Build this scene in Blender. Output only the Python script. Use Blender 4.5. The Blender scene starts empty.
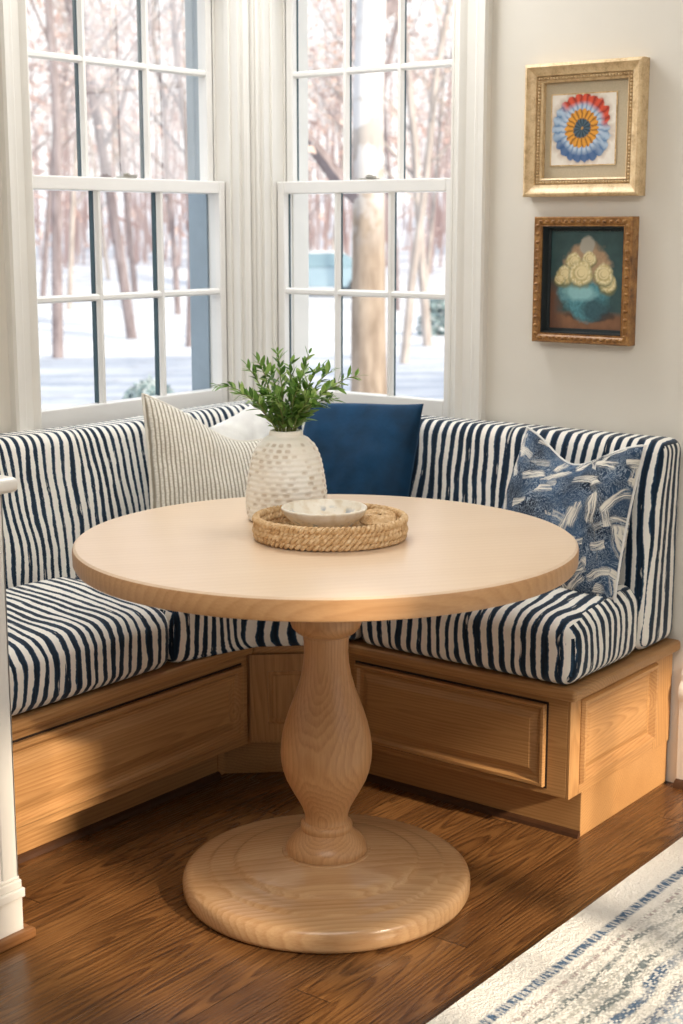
import bpy, bmesh, math, random
from math import sin, cos, pi, radians, sqrt, atan2, exp
from mathutils import Vector, Matrix, noise as mnoise

SC = bpy.context.scene
COL = SC.collection
random.seed(7)

# ------------------------------------------------------------------ objects
def empty(name, loc, label=None, cat=None, group=None, kind=None):
    o = bpy.data.objects.new(name, None)
    COL.objects.link(o)
    o.location = loc
    o.empty_display_size = 0.05
    return tag(o, label, cat, group, kind)

def tag(o, label=None, cat=None, group=None, kind=None):
    if label: o['label'] = label
    if cat: o['category'] = cat
    if group: o['group'] = group
    if kind: o['kind'] = kind
    return o

def to_parent(o, parent):
    """Parent keeping world coordinates of the mesh (all meshes are written in world space)."""
    if parent is not None:
        o.parent = parent
        m = Matrix.Identity(4)
        p = parent
        off = Vector((0, 0, 0))
        while p is not None:
            off += Vector(p.location)
            p = p.parent
        o.location = Vector(o.location) - off
    return o

class MB:
    def __init__(s):
        s.v = []; s.f = []
    def add(s, vs, fs):
        b = len(s.v)
        s.v += [tuple(v) for v in vs]
        s.f += [tuple(i + b for i in f) for f in fs]
    def box(s, a, b):
        x0, y0, z0 = [min(a[i], b[i]) for i in range(3)]
        x1, y1, z1 = [max(a[i], b[i]) for i in range(3)]
        s.add([(x0,y0,z0),(x1,y0,z0),(x1,y1,z0),(x0,y1,z0),(x0,y0,z1),(x1,y0,z1),(x1,y1,z1),(x0,y1,z1)],
              [(0,3,2,1),(4,5,6,7),(0,1,5,4),(1,2,6,5),(2,3,7,6),(3,0,4,7)])
    def prism(s, poly, z0, z1):
        n = len(poly)
        s.add([(p[0], p[1], z0) for p in poly] + [(p[0], p[1], z1) for p in poly],
              [tuple(range(n))[::-1], tuple(range(n, 2*n))] + [(i, (i+1) % n, (i+1) % n + n, i + n) for i in range(n)])
    def extrude(s, prof, fn, t0, t1):
        """prof: closed list of (a,b); fn(a,b,t) -> point"""
        n = len(prof)
        s.add([fn(a, b, t0) for a, b in prof] + [fn(a, b, t1) for a, b in prof],
              [tuple(range(n))[::-1], tuple(range(n, 2*n))] + [(i, (i+1) % n, (i+1) % n + n, i + n) for i in range(n)])
    def lathe(s, prof, c, n=64, mod=None):
        m = len(prof)
        vs = []
        for j, (r, z) in enumerate(prof):
            for i in range(n):
                a = 2*pi*i/n
                rr = r if mod is None else mod(r, z, a, j)
                vs.append((c[0] + rr*cos(a), c[1] + rr*sin(a), c[2] + z))
        fs = []
        for j in range(m-1):
            for i in range(n):
                k = (i+1) % n
                fs.append((j*n+i, j*n+k, (j+1)*n+k, (j+1)*n+i))
        if prof[0][0] > 1e-5: fs.append(tuple(range(n))[::-1])
        if prof[-1][0] > 1e-5: fs.append(tuple((m-1)*n+i for i in range(n)))
        s.add(vs, fs)
    def tube(s, pts, rad, n=6, closed=False, cap=True):
        pts = [Vector(p) for p in pts]
        m = len(pts)
        if not hasattr(rad, '__len__'): rad = [rad]*m
        ref = None
        vs = []
        for i, p in enumerate(pts):
            if closed: d = pts[(i+1) % m] - pts[i-1]
            else: d = pts[min(i+1, m-1)] - pts[max(i-1, 0)]
            if d.length < 1e-9: d = Vector((0,0,1))
            d.normalize()
            if ref is None:
                ref = d.orthogonal().normalized()
            ref = (ref - d*ref.dot(d))
            if ref.length < 1e-6: ref = d.orthogonal()
            ref.normalize()
            b = d.cross(ref)
            for k in range(n):
                a = 2*pi*k/n
                vs.append(p + (ref*cos(a) + b*sin(a))*rad[i])
        fs = []
        for i in range(m if closed else m-1):
            j = (i+1) % m
            for k in range(n):
                l = (k+1) % n
                fs.append((i*n+k, i*n+l, j*n+l, j*n+k))
        if cap and not closed:
            fs.append(tuple(range(n))[::-1]); fs.append(tuple((m-1)*n+k for k in range(n)))
        s.add(vs, fs)
    def build(s, name, mat, parent=None, smooth=False, origin=None, bevel=0, seg=2):
        me = bpy.data.meshes.new(name)
        o3 = Vector(origin) if origin is not None else (Vector(parent.matrix_world.translation) if False else Vector((0,0,0)))
        me.from_pydata([Vector(v) - o3 for v in s.v], [], s.f)
        bm = bmesh.new(); bm.from_mesh(me)
        bmesh.ops.recalc_face_normals(bm, faces=bm.faces)
        if bevel:
            es = [e for e in bm.edges if len(e.link_faces) == 2 and e.calc_face_angle(0) > radians(30)]
            bmesh.ops.bevel(bm, geom=es, offset=bevel, segments=seg, affect='EDGES', profile=0.5, clamp_overlap=True)
        bm.to_mesh(me); bm.free()
        if smooth:
            for p in me.polygons: p.use_smooth = True
            try: me.set_sharp_from_angle(angle=radians(40 if smooth is True else smooth))
            except Exception: pass
        if mat: me.materials.append(mat)
        o = bpy.data.objects.new(name, me)
        COL.objects.link(o)
        o.location = o3
        return to_parent(o, parent)

# ------------------------------------------------------------------ materials
class NT:
    def __init__(s, name):
        s.mat = bpy.data.materials.new(name); s.mat.use_nodes = True
        s.t = s.mat.node_tree; s.t.nodes.clear()
        s.out = s.t.nodes.new('ShaderNodeOutputMaterial')
        s.b = s.t.nodes.new('ShaderNodeBsdfPrincipled')
        s.t.links.new(s.b.outputs[0], s.out.inputs[0])
    def set(s, sock, v):
        if isinstance(v, bpy.types.NodeSocket): s.t.links.new(v, sock)
        elif hasattr(v, '__len__') and len(v) == 3 and sock.type == 'RGBA': sock.default_value = (*v, 1)
        else: sock.default_value = v
    def n(s, typ, ins=None, out=0, **props):
        nd = s.t.nodes.new('ShaderNode' + typ)
        for k, v in props.items(): setattr(nd, k, v)
        for k, v in (ins or {}).items(): s.set(nd.inputs[k], v)
        return nd.outputs[out]
    def coord(s, which='Object'):
        return s.t.nodes.new('ShaderNodeTexCoord').outputs[which]
    def map(s, vec, loc=(0,0,0), rot=(0,0,0), scale=(1,1,1)):
        return s.n('Mapping', {0: vec, 1: loc, 2: rot, 3: scale})
    def m(s, op, a, b=0.0, c=None):
        nd = s.t.nodes.new('ShaderNodeMath'); nd.operation = op
        s.set(nd.inputs[0], a); s.set(nd.inputs[1], b)
        if c is not None: s.set(nd.inputs[2], c)
        return nd.outputs[0]
    def mr(s, v, a, b, c=0.0, d=1.0, smooth=False):
        nd = s.t.nodes.new('ShaderNodeMapRange')
        if smooth: nd.interpolation_type = 'SMOOTHSTEP'
        for i, x in enumerate((v, a, b, c, d)): s.set(nd.inputs[i], x)
        return nd.outputs[0]
    def mix(s, f, a, b, blend='MIX'):
        nd = s.t.nodes.new('ShaderNodeMix'); nd.data_type = 'RGBA'; nd.blend_type = blend
        s.set(nd.inputs[0], f); s.set(nd.inputs[6], a); s.set(nd.inputs[7], b)
        return nd.outputs[2]
    def noise(s, vec, scale=5, detail=2, rough=0.5, dist=0.0, out=0):
        return s.n('TexNoise', {'Vector': vec, 'Scale': scale, 'Detail': detail, 'Roughness': rough, 'Distortion': dist}, out)
    def ramp(s, f, stops):
        nd = s.t.nodes.new('ShaderNodeValToRGB')
        cr = nd.color_ramp
        while len(cr.elements) < len(stops): cr.elements.new(0.5)
        for e, (p, c) in zip(cr.elements, stops):
            e.position = p; e.color = (*c, 1) if len(c) == 3 else c
        s.set(nd.inputs[0], f)
        return nd.outputs[0]
    def xyz(s, vec):
        nd = s.t.nodes.new('ShaderNodeSeparateXYZ'); s.set(nd.inputs[0], vec)
        return nd.outputs
    def comb(s, x, y, z):
        return s.n('CombineXYZ', {0: x, 1: y, 2: z})
    def bump(s, h, strength=0.3, dist=0.01):
        s.set(s.b.inputs['Normal'], s.n('Bump', {'Strength': strength, 'Distance': dist, 'Height': h}))
    def fin(s, color=None, rough=0.5, spec=None, **kw):
        if color is not None: s.set(s.b.inputs['Base Color'], color)
        s.set(s.b.inputs['Roughness'], rough)
        if spec is not None: s.b.inputs['Specular IOR Level'].default_value = spec
        for k, v in kw.items(): s.set(s.b.inputs[k], v)
        return s.mat

def srgb(r, g, b):
    f = lambda c: (c/255/12.92 if c/255 <= 0.04045 else ((c/255 + 0.055)/1.055)**2.4)
    return (f(r), f(g), f(b))

def plain(name, rgb, rough=0.5, var=0.06, scale=30, bump=0.0, spec=None, metal=0.0):
    m = NT(name); P = m.coord()
    n = m.noise(P, scale, 3)
    c = m.mix(m.mr(n, 0.3, 0.7, 0, 1), tuple(x*(1-var) for x in rgb), tuple(min(1, x*(1+var)) for x in rgb))
    if bump: m.bump(n, bump, 0.003)
    return m.fin(c, rough, spec, Metallic=metal)

def wood(name, light, mid, dark, rot=(0,0,0), centre=(0.15, 0.03), freq=90, tilt=(0.02, 0.06), rough=0.42, contrast=1.0, stretch=0.10, prez=0.0, warp=0.04, tone=0.5):
    """Oak: growth rings round an off-centre pith running along local Z after rotation."""
    m = NT(name)
    P = m.coord()
    if prez: P = m.map(P, rot=(0, 0, prez))
    P = m.map(P, rot=rot)
    x, y, z = m.xyz(P)
    Q = m.comb(x, y, m.m('MULTIPLY', z, stretch))
    d1 = m.n('TexNoise', {'Vector': Q, 'Scale': 9.0, 'Detail': 2.0}, 1)
    dx, dy, dz = m.xyz(d1)
    xx = m.m('ADD', m.m('ADD', x, centre[0]), m.m('ADD', m.m('MULTIPLY', z, tilt[0]), m.m('MULTIPLY', m.m('SUBTRACT', dx, 0.5), warp)))
    yy = m.m('ADD', m.m('ADD', y, centre[1]), m.m('ADD', m.m('MULTIPLY', z, tilt[1]), m.m('MULTIPLY', m.m('SUBTRACT', dy, 0.5), warp)))
    r = m.m('SQRT', m.m('ADD', m.m('MULTIPLY', xx, xx), m.m('MULTIPLY', yy, yy)))
    r = m.m('ADD', r, m.m('MULTIPLY', m.m('SUBTRACT', m.noise(Q, 40, 2), 0.5), 0.006))
    fr = m.m('FRACT', m.m('MULTIPLY', r, freq))
    ringe = m.m('MULTIPLY', m.m('POWER', fr, 1.6), m.mr(fr, 1.0, 0.80, 0.0, 1.0))
    fib = m.noise(m.comb(x, y, m.m('MULTIPLY', z, 0.03)), 260, 3, 0.65)
    big = m.noise(Q, 9, 2)
    k = m.m('ADD', m.m('MULTIPLY', ringe, 0.42*contrast), m.m('MULTIPLY', m.m('SUBTRACT', fib, 0.45), 0.75*contrast))
    k = m.m('ADD', k, m.m('MULTIPLY', m.m('SUBTRACT', big, 0.40), tone))
    c = m.ramp(k, [(0.0, light), (0.4, mid), (1.0, dark)])
    m.bump(m.m('ADD', m.m('MULTIPLY', ringe, 0.4), fib), 0.05, 0.002)
    return m.fin(c, rough)

OAK_L, OAK_M, OAK_D = srgb(184,139,89), srgb(160,115,69), srgb(102,67,35)
M = {}
M['oak_x'] = wood('oak grain along x', OAK_L, OAK_M, OAK_D, rot=(0, radians(90), 0), centre=(-0.22, 0.60), freq=130, tilt=(0.02, 0.05))
M['oak_y'] = wood('oak grain along y', OAK_L, OAK_M, OAK_D, rot=(radians(90), 0, 0), centre=(-0.49, 0.23), freq=130, tilt=(0.05, 0.02))
M['oak_end'] = wood('oak end panel', OAK_L, OAK_M, OAK_D, rot=(radians(90), 0, 0), centre=(-1.35, 0.25), freq=130, tilt=(0.12, 0.02))
M['oak_z'] = wood('oak grain upright', OAK_L, OAK_M, OAK_D, centre=(-0.6, 0.55), freq=140, tilt=(0.05, 0.04))
M['oak_ped'] = wood('turned oak', srgb(210,162,114), srgb(192,142,94), srgb(140,92,52), centre=(-0.02, 0.036), freq=150, tilt=(0.01, 0.0), rough=0.36, stretch=0.25, contrast=1.05, warp=0.03)
M['oak_base'] = wood('turned oak foot', srgb(208,168,124), srgb(188,144,100), srgb(142,100,62), rot=(0, radians(90), 0), prez=radians(-45), centre=(0.05, 0.1), freq=80, tilt=(0.02, 0.02), rough=0.24, contrast=0.9, warp=0.05, tone=0.75)
M['oak_top'] = wood('pale oak board', srgb(230,203,174), srgb(220,191,160), srgb(188,152,114), rot=(0, radians(90), 0), prez=radians(-50), centre=(0.10, 0.62), freq=42, tilt=(0.02, 0.02), rough=0.29, contrast=0.55, stretch=0.06, tone=0.42)
M['oak_edge_shade'] = wood('shaded oak table edge', srgb(206,158,110), srgb(190,140,92), srgb(146,98,56), rot=(0, radians(90), 0), prez=radians(-50), centre=(0.10, 0.62), freq=60, tilt=(0.02, 0.02), rough=0.36, contrast=0.8, stretch=0.06, tone=0.5)  # darker copy of the top's oak, edge shade put into the colour
M['oak_hw'] = wood('stained oak shoe', srgb(150,104,62), srgb(128,84,46), srgb(92,56,28), rot=(radians(90),0,0))
M['shoe'] = plain('dark stained shoe moulding', srgb(70,42,22), 0.5, 0.15, 40)
M['gap'] = plain('dark reveal', srgb(40,24,12), 0.9)
M['white'] = plain('white trim paint', srgb(232,228,220), 0.32, 0.015, 12)
M['sash'] = plain('white sash paint', srgb(236,233,228), 0.3, 0.015, 12)
M['wall'] = plain('warm off white wall paint', srgb(226,220,209), 0.75, 0.015, 6, 0.02)
M['ceil'] = plain('ceiling paint', srgb(238,235,228), 0.8, 0.01)
M['ext'] = plain('blue grey shaded exterior', srgb(150,165,176), 0.6, 0.05)  # bluish sky shade included in the jamb's blue grey
M['teal'] = plain('dark teal spacer', srgb(42,72,80), 0.5, 0.05)
M['metal'] = plain('brushed metal', srgb(180,175,165), 0.35, 0.05, metal=1.0)

def stripes(name, period, cream, navy, seed=0.0, wob=1.0, duty=0.47):
    m = NT(name); P = m.coord()
    s = m.n('Attribute', {}, 2, attribute_name='s')
    t = m.n('Attribute', {}, 2, attribute_name='t')
    Q = m.comb(m.m('ADD', s, seed), m.m('MULTIPLY', t, 1.0), seed)
    w1 = m.m('SUBTRACT', m.noise(m.comb(m.m('MULTIPLY', s, 1.0), m.m('MULTIPLY', t, 0.8), seed), 5.0, 1), 0.5)
    w2 = m.m('SUBTRACT', m.noise(m.comb(m.m('MULTIPLY', s, 2.0), t, seed + 3), 16.0, 2), 0.5)
    w3 = m.m('SUBTRACT', m.noise(m.comb(s, t, seed + 9), 120.0, 2), 0.5)
    sd = m.m('ADD', s, m.m('ADD', m.m('MULTIPLY', w1, 0.10*wob), m.m('ADD', m.m('MULTIPLY', w2, 0.014*wob), m.m('MULTIPLY', w3, 0.0035))))
    u = m.m('DIVIDE', sd, period)
    cell = m.m('FLOOR', u)
    rnd = m.n('TexWhiteNoise', {'W': m.m('ADD', cell, seed*7)}, 0, noise_dimensions='1D')
    f = m.m('ABSOLUTE', m.m('SUBTRACT', m.m('FRACT', u), 0.5))
    half = m.m('ADD', duty/2 - 0.055, m.m('ADD', m.m('MULTIPLY', rnd, 0.10), m.m('MULTIPLY', w2, 0.18)))
    edge = m.m('SUBTRACT', half, f)
    mask = m.mr(edge, -0.018, 0.018, 0, 1)
    inner = m.mr(edge, 0.0, 0.12, 0, 1)
    brush = m.noise(m.comb(m.m('MULTIPLY', s, 14), t, seed), 14, 3)
    ncol = m.mix(m.m('MULTIPLY', inner, m.mr(brush, 0.2, 0.6, 0.65, 1)), srgb(46,80,108), navy)
    fade = m.mr(m.noise(m.comb(m.m('MULTIPLY', s, 6), t, seed + 5), 18, 3), 0.28, 0.34, 0.35, 1)
    weave = m.noise(P, 900, 1)
    cc = m.mix(weave, tuple(x*0.93 for x in cream), cream)
    c = m.mix(m.m('MULTIPLY', mask, fade), cc, ncol)
    wr = m.noise(P, 9, 3, 0.55)
    m.bump(m.m('ADD', m.m('MULTIPLY', weave, 0.05), wr), 0.35, 0.012)
    return m.fin(c, 0.85, 0.2, **{'Sheen Weight': 0.15})
CREAM, NAVY = srgb(247,242,232), srgb(14,29,46)
M['stripe_back'] = stripes('striped fabric right back', 0.0305, CREAM, NAVY, 1.3, duty=0.57, wob=0.5)
M['stripe_left'] = stripes('striped fabric left back', 0.0255, CREAM, NAVY, 4.1, duty=0.47, wob=0.55)
M['stripe_seat'] = stripes('striped fabric seats', 0.0285, CREAM, NAVY, 7.7, duty=0.50, wob=0.85)

def glass_mat():
    m = NT('window glass')
    tr = m.n('BsdfTransparent', {0: (0.97, 0.985, 0.98, 1)})
    gl = m.n('BsdfGlossy', {0: (1, 1, 1, 1), 'Roughness': 0.02})
    fr = m.n('Fresnel', {0: 1.45})
    mx = m.n('MixShader', {0: m.m('MULTIPLY', fr, 0.25), 1: tr, 2: gl})
    m.t.links.new(mx, m.out.inputs[0])
    return m.mat
M['glass'] = glass_mat()

def floor_mat():
    m = NT('oak plank floor'); P = m.coord()
    x, y, z = m.xyz(P)
    W = 0.083
    u = m.m('DIVIDE', x, W)
    col = m.m('FLOOR', u)
    r1 = m.n('TexWhiteNoise', {'W': col}, 0, noise_dimensions='1D')
    v = m.m('ADD', m.m('DIVIDE', y, 1.4), m.m('MULTIPLY', r1, 7.0))
    row = m.m('FLOOR', v)
    r2 = m.n('TexWhiteNoise', {'Vector': m.comb(col, row, 0.0)}, 0, noise_dimensions='2D')
    fx = m.m('ABSOLUTE', m.m('SUBTRACT', m.m('FRACT', u), 0.5))
    fy = m.m('ABSOLUTE', m.m('SUBTRACT', m.m('FRACT', v), 0.5))
    gap = m.m('MAXIMUM', m.mr(fx, 0.486, 0.496), m.mr(fy, 0.4985, 0.4995))
    Q = m.comb(m.m('ADD', x, m.m('MULTIPLY', r2, 13.0)), m.m('ADD', m.m('MULTIPLY', y, 0.09), m.m('MULTIPLY', r2, 31.0)), r2)
    d = m.m('SUBTRACT', m.noise(Q, 7, 3), 0.5)
    lx = m.m('ADD', m.m('MULTIPLY', m.m('SUBTRACT', m.m('FRACT', u), m.m('MULTIPLY', r2, 1.4)), W), m.m('MULTIPLY', d, 0.06))
    rr = m.m('SQRT', m.m('ADD', m.m('MULTIPLY', lx, lx), m.m('ADD', 0.0002, m.m('MULTIPLY', m.m('POWER', m.m('SUBTRACT', m.m('FRACT', v), 0.5), 2.0), 0.012))))
    fr = m.m('FRACT', m.m('MULTIPLY', rr, 120))
    ring = m.m('MULTIPLY', m.m('POWER', fr, 1.8), m.mr(fr, 1.0, 0.85, 0, 1))
    fib = m.noise(m.comb(x, m.m('MULTIPLY', y, 0.025), r2), 330, 3, 0.65)
    pore = m.mr(fib, 0.46, 0.64, 0, 1)
    k = m.m('ADD', m.m('MULTIPLY', ring, 0.60), m.m('MULTIPLY', pore, 0.42))
    k = m.m('ADD', k, m.m('MULTIPLY', m.m('SUBTRACT', r2, 0.5), 0.28))
    c = m.ramp(k, [(0.0, srgb(128,88,50)), (0.35, srgb(99,64,34)), (0.75, srgb(60,36,18)), (1.0, srgb(34,20,10))])
    c = m.mix(m.m('MULTIPLY', gap, 0.8), c, srgb(30,16,8))
    m.bump(m.m('SUBTRACT', m.m('MULTIPLY', k, -0.35), gap), 0.12, 0.002)
    return m.fin(c, m.mr(k, 0, 1, 0.20, 0.34), 0.5)
M['floor'] = floor_mat()

# ------------------------------------------------------------------ camera
H = 1.42
CAM = (3.0, -3.45, H)
cd = bpy.data.cameras.new('camera'); cam = bpy.data.objects.new('camera', cd); COL.objects.link(cam)
cam.location = CAM
cam.rotation_euler = (radians(90 - 10.8), 0, radians(37.7))
cd.sensor_fit = 'AUTO'; cd.sensor_width = 36; cd.lens = 1500/1024*36
cd.dof.use_dof = True; cd.dof.focus_distance = 3.25
cd.dof.aperture_fstop = (cd.lens/1000)/0.011
cd.clip_end = 500
SC.camera = cam

# ------------------------------------------------------------------ room shell
ZT = 2.72; WT = 0.16
LY0, LY1 = -0.860, -0.050         # left window opening along y
RX0, RX1 = 0.034, 0.733           # right window opening along x
WZ0, WZ1 = 0.875, 2.22

mb = MB()
mb.box((-WT, -5.2, -0.2), (0, LY0, ZT)); mb.box((-WT, LY1, -0.2), (0, WT, ZT))
mb.box((-WT, LY0, -0.2), (0, LY1, WZ0)); mb.box((-WT, LY0, WZ1), (0, LY1, ZT))
tag(mb.build('wall_left', M['wall']), 'off white left wall around the window', None, kind='structure')
mb = MB()
mb.box((0.001, 0, -0.2), (RX0, WT, ZT)); mb.box((RX1, 0, -0.2), (4.2, WT, ZT))
mb.box((RX0, 0, -0.2), (RX1, WT, WZ0)); mb.box((RX0, 0, WZ1), (RX1, WT, ZT))
tag(mb.build('wall_back', M['wall']), 'off white wall with window and two framed pictures', None, kind='structure')
# wall on the right, unseen, added with openings cut to place sun patches
mb = MB(); XR = 4.2
SW = [(-2.05, -1.70, 2.22), (-1.68, -1.16, 1.50), (-1.1, -0.3, 1.78)]
SZ0, SZ1 = 0.75, 2.22
mb.box((XR, -5.2, -0.2), (XR+WT, 0.16, SZ0)); mb.box((XR, -5.2, SZ1), (XR+WT, 0.16, ZT))
ys = [-5.2] + [v for p in SW for v in p[:2]] + [0.16]
for i in range(0, len(ys), 2): mb.box((XR, ys[i], SZ0), (XR+WT, ys[i+1], SZ1))
for a, b, hd in SW:
    if hd < SZ1: mb.box((XR, a, hd), (XR+WT, b, SZ1))
    if hd > 1.6: mb.box((XR+0.06, a, 1.26), (XR+0.10, b, 1.32))
    mb.box((XR+0.07, (a+b)/2-0.012, SZ0), (XR+0.09, (a+b)/2+0.012, hd))
tag(mb.build('wall_right', M['wall']), 'unseen wall to the right of the room, openings shaped for sun patches', None, kind='structure')
mb = MB(); mb.box((0, -5.2, -0.06), (XR, 0, 0))
tag(mb.build('floor', M['floor']), 'brown oak plank floor', None, kind='structure')
mb = MB(); mb.box((-WT, -5.2, ZT), (XR+WT, WT, ZT+0.08))  # unseen ceiling, added to limit light from above
tag(mb.build('ceiling', M['ceil']), 'plain white ceiling', None, kind='structure')

mb = MB(); mb.box((-WT, -5.2-WT, -0.2), (XR+WT, -5.2, ZT))  # unseen wall, added to keep sky light off the low parts
tag(mb.build('wall_front', M['wall']), 'plain unseen wall behind the viewer, closing off sky light', None, kind='structure')

# baseboard on the right part of the back wall
mb = MB()
prof = [(0,0),(0.016,0),(0.016,0.225),(0.022,0.235),(0.026,0.25),(0.022,0.268),(0.012,0.28),(0.014,0.298),(0.006,0.312),(0,0.315)]
mb.extrude(prof, lambda a,b,t: (t, -a, b), 1.437, 4.2)
tag(mb.build('baseboard_back', M['white'], smooth=30), 'tall white moulded baseboard', None, kind='structure')
mb = MB()
mb.extrude([(0.0165,0),(0.034,0),(0.032,0.010),(0.026,0.017),(0.0165,0.02)], lambda a,b,t: (t, -a, b), 1.437, 4.2)
tag(mb.build('trim_1', M['shoe'], smooth=30), 'brown shoe moulding at the foot of the baseboard', None, kind='structure')

# half wall at the left edge of the picture
hw = empty('wall_half', (0.40, -2.2, 0), 'white half wall with rounded cap at the left edge', None, kind='structure')
mb = MB(); mb.box((0.0, -2.9, 0), (0.745, -1.612, 0.915)); mb.build('wall_core', M['white'], hw, bevel=0.003)
mb = MB()
mb.box((0.745, -1.645, 0.125), (0.752, -1.606, 0.915)); mb.box((0.72, -1.612, 0.125), (0.752, -1.606, 0.915))
mb.build('corner_board', M['white'], hw, bevel=0.002)
cap = [(-0.030,0.916),(0.0,0.916),(0.012,0.918),(0.018,0.925),(0.018,0.934),(0.012,0.942),(0.0,0.946),(-0.030,0.946)]
mb = MB()
mb.box((0.0, -2.9, 0.9155), (0.768, -1.574, 0.946))
mb.build('wall_cap', M['white'], hw, bevel=0.012, seg=4)
mb = MB(); mb.box((0.7455, -2.9, 0.0), (0.757, -1.602, 0.088))
mb.box((0.7455, -2.9, 0.088), (0.762, -1.598, 0.108)); mb.box((0.7455, -2.9, 0.108), (0.757, -1.602, 0.126)); mb.box((0.7455,-2.9,0.126),(0.7535,-1.605,0.134))
mb.build('baseboard_half', M['white'], hw, bevel=0.003)
mb = MB(); mb.box((0.7575, -2.9, 0), (0.778, -1.586, 0.022)); mb.box((0.70, -1.602, 0), (0.7575, -1.586, 0.022))
mb.build('shoe_moulding', M['oak_hw'], hw, bevel=0.006, seg=3)

# ------------------------------------------------------------------ windows
# window frame of reference: fn(u, d, z): u along the wall, d outwards (0 = inner wall face), z up
def window(name, fn, u0, u1, label, flip, extcol, cas0, cas1, fill=0.0, spacer=1.0):
    loc = fn((u0+u1)/2, 0, WZ0)
    w = empty(name, loc, label, None, kind='structure')
    def bx(mb, a, b): mb.box(fn(*a), fn(*b))
    # jamb lining and stops
    mb = MB()
    for (a, b) in ((u0, u0+0.012), (u1-0.012, u1)):
        bx(mb, (a, 0.0, WZ0), (b, 0.125, WZ1))
    bx(mb, (u0+0.012, 0.0, WZ1-0.012), (u1-0.012, 0.125, WZ1))
    for (a, b) in ((u0+0.012, u0+0.020), (u1-0.020-fill, u1-0.012-fill)):
        bx(mb, (a, 0.028, WZ0), (b, 0.046, WZ1-0.012))
        bx(mb, (a, 0.088, WZ0), (b, 0.0905, WZ1-0.012))
    mb.build('jamb', M['white'], w, bevel=0.002)
    mb = MB()
    for (a, b) in ((u0, u0+0.018), (u1-0.018, u1)):
        bx(mb, (a, 0.1255, WZ0), (b, 0.20, WZ1))
    bx(mb, (u0+0.018, 0.1255, WZ1-0.02), (u1-0.018, 0.20, WZ1))
    mb.build('exterior_jamb', extcol, w, bevel=0.002)
    mb = MB(); bx(mb, (u0, -0.0, WZ0-0.02), (u1, 0.20, WZ0)); bx(mb, (u0-0.03, -0.035, WZ0-0.022), (u1+0.03, -0.001, WZ0))
    mb.build('window_sill', M['white'], w, bevel=0.004)
    # casings (moulded boards) left and right and above
    for (a, b, inner) in ((cas0, u0, 1), (u1, cas1, -1)):
        L = abs(b-a)
        if L > 0.08:
            pr = [(0,0),(0,0.014),(0.006,0.018),(0.018,0.016),(0.026,0.012),(L-0.042,0.012),(L-0.036,0.018),(L-0.026,0.018),(L-0.022,0.024),(L-0.006,0.026),(L,0.020),(L,0)]
        else:
            pr = [(0,0),(0,0.012),(0.005,0.016),(0.014,0.014),(0.018,0.010),(L-0.022,0.010),(L-0.018,0.017),(L-0.010,0.020),(L-0.004,0.018),(L,0.012),(L,0)]
        mb = MB()
        # small a in profile = inner edge (next to the sash)
        if inner == 1: f2 = lambda q, h, t, b=b: fn(b - q, -h, t)
        else: f2 = lambda q, h, t, a=a: fn(a + q, -h, t)
        mb.extrude(pr, f2, WZ0, WZ1+0.09)
        mb.build('casing', M['white'], w, smooth=25)
    mb = MB(); bx(mb, (u0, -0.02, WZ1), (u1, -0.0005, WZ1+0.09)); mb.build('head_casing', M['white'], w, bevel=0.004)
    # sashes
    if fill:
        mb = MB(); bx(mb, (u1-0.012-fill, 0.028, WZ0), (u1-0.0125, 0.1245, WZ1-0.0125)); mb.build('jamb_stop', M['white'], w, bevel=0.003)
    def sash(nm, d0, d1, zb, zt, rail_b, rail_t, stile, vz, parent):
        a, b = u0+0.0205, u1-0.0205-fill
        mb = MB()
        bx(mb, (a, d0, zb), (a+stile, d1, zt)); bx(mb, (b-stile, d0, zb), (b, d1, zt))
        bx(mb, (a+stile, d0, zb), (b-stile, d1, zb+rail_b)); bx(mb, (a+stile, d0, zt-rail_t), (b-stile, d1, zt))
        s = mb.build(nm, M['sash'], parent, bevel=0.003)
        g0, g1, h0, h1 = a+stile, b-stile, zb+rail_b, zt-rail_t
        dm = (d0+d1)/2
        mi = MB(); mo = MB()
        mw = 0.010
        prf = lambda w_: [(-w_,0),(-w_,0.004),(-w_*0.45,0.013),(w_*0.45,0.013),(w_,0.004),(w_,0)]
        for k in (1, 2):
            u = g0 + (g1-g0)*k/3
            mi.extrude(prf(mw), lambda q, h, t, u=u: fn(u+q, dm-0.003-h, t), h0, h1)
            bx(mo, (u-0.007, dm+0.003, h0), (u+0.007, dm+0.003+(d1-0.004-dm)*spacer, h1))
        mi.extrude(prf(mw), lambda q, h, t: fn(t, dm-0.003-h*0.93, vz+q*0.98), g0, g1)
        bx(mo, (g0, dm+0.003, vz-0.007), (g1, dm+0.003+(d1-0.004-dm)*spacer, vz+0.007))
        mi.build('muntin_grille', M['sash'], s)
        mo.build('spacer_grille', M['teal'], s)
        # dark glazing line round the outside of the glass
        mz = MB(); e = 0.002
        bx(mz, (g0, dm+0.003, h0), (g0+e, dm+0.003+(d1-0.004-dm)*spacer, h1))
        mz.build('glazing_bead', M['teal'], s)
        mg = MB(); bx(mg, (g0, dm-0.0006, h0), (g1, dm+0.0006, h1))
        # single sheet of glass with no thickness to avoid double refraction
        mg = MB(); mg.add([fn(g0,dm,h0), fn(g1,dm,h0), fn(g1,dm,h1), fn(g0,dm,h1)], [(0,1,2,3)])
        mg.build('glass_pane', M['glass'], s)
        return s
    sash('lower_sash', 0.0465, 0.0855, WZ0+0.002, 1.549, 0.060, 0.036, 0.026, 1.228, w)
    sash('upper_sash', 0.091, 0.125, 1.513, WZ1-0.012, 0.036, 0.045, 0.026, 1.857, w)
    um = (u0+u1)/2
    mb = MB(); bx(mb, (um-0.03, 0.055, 1.5495), (um+0.03, 0.075, 1.554)); 
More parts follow.
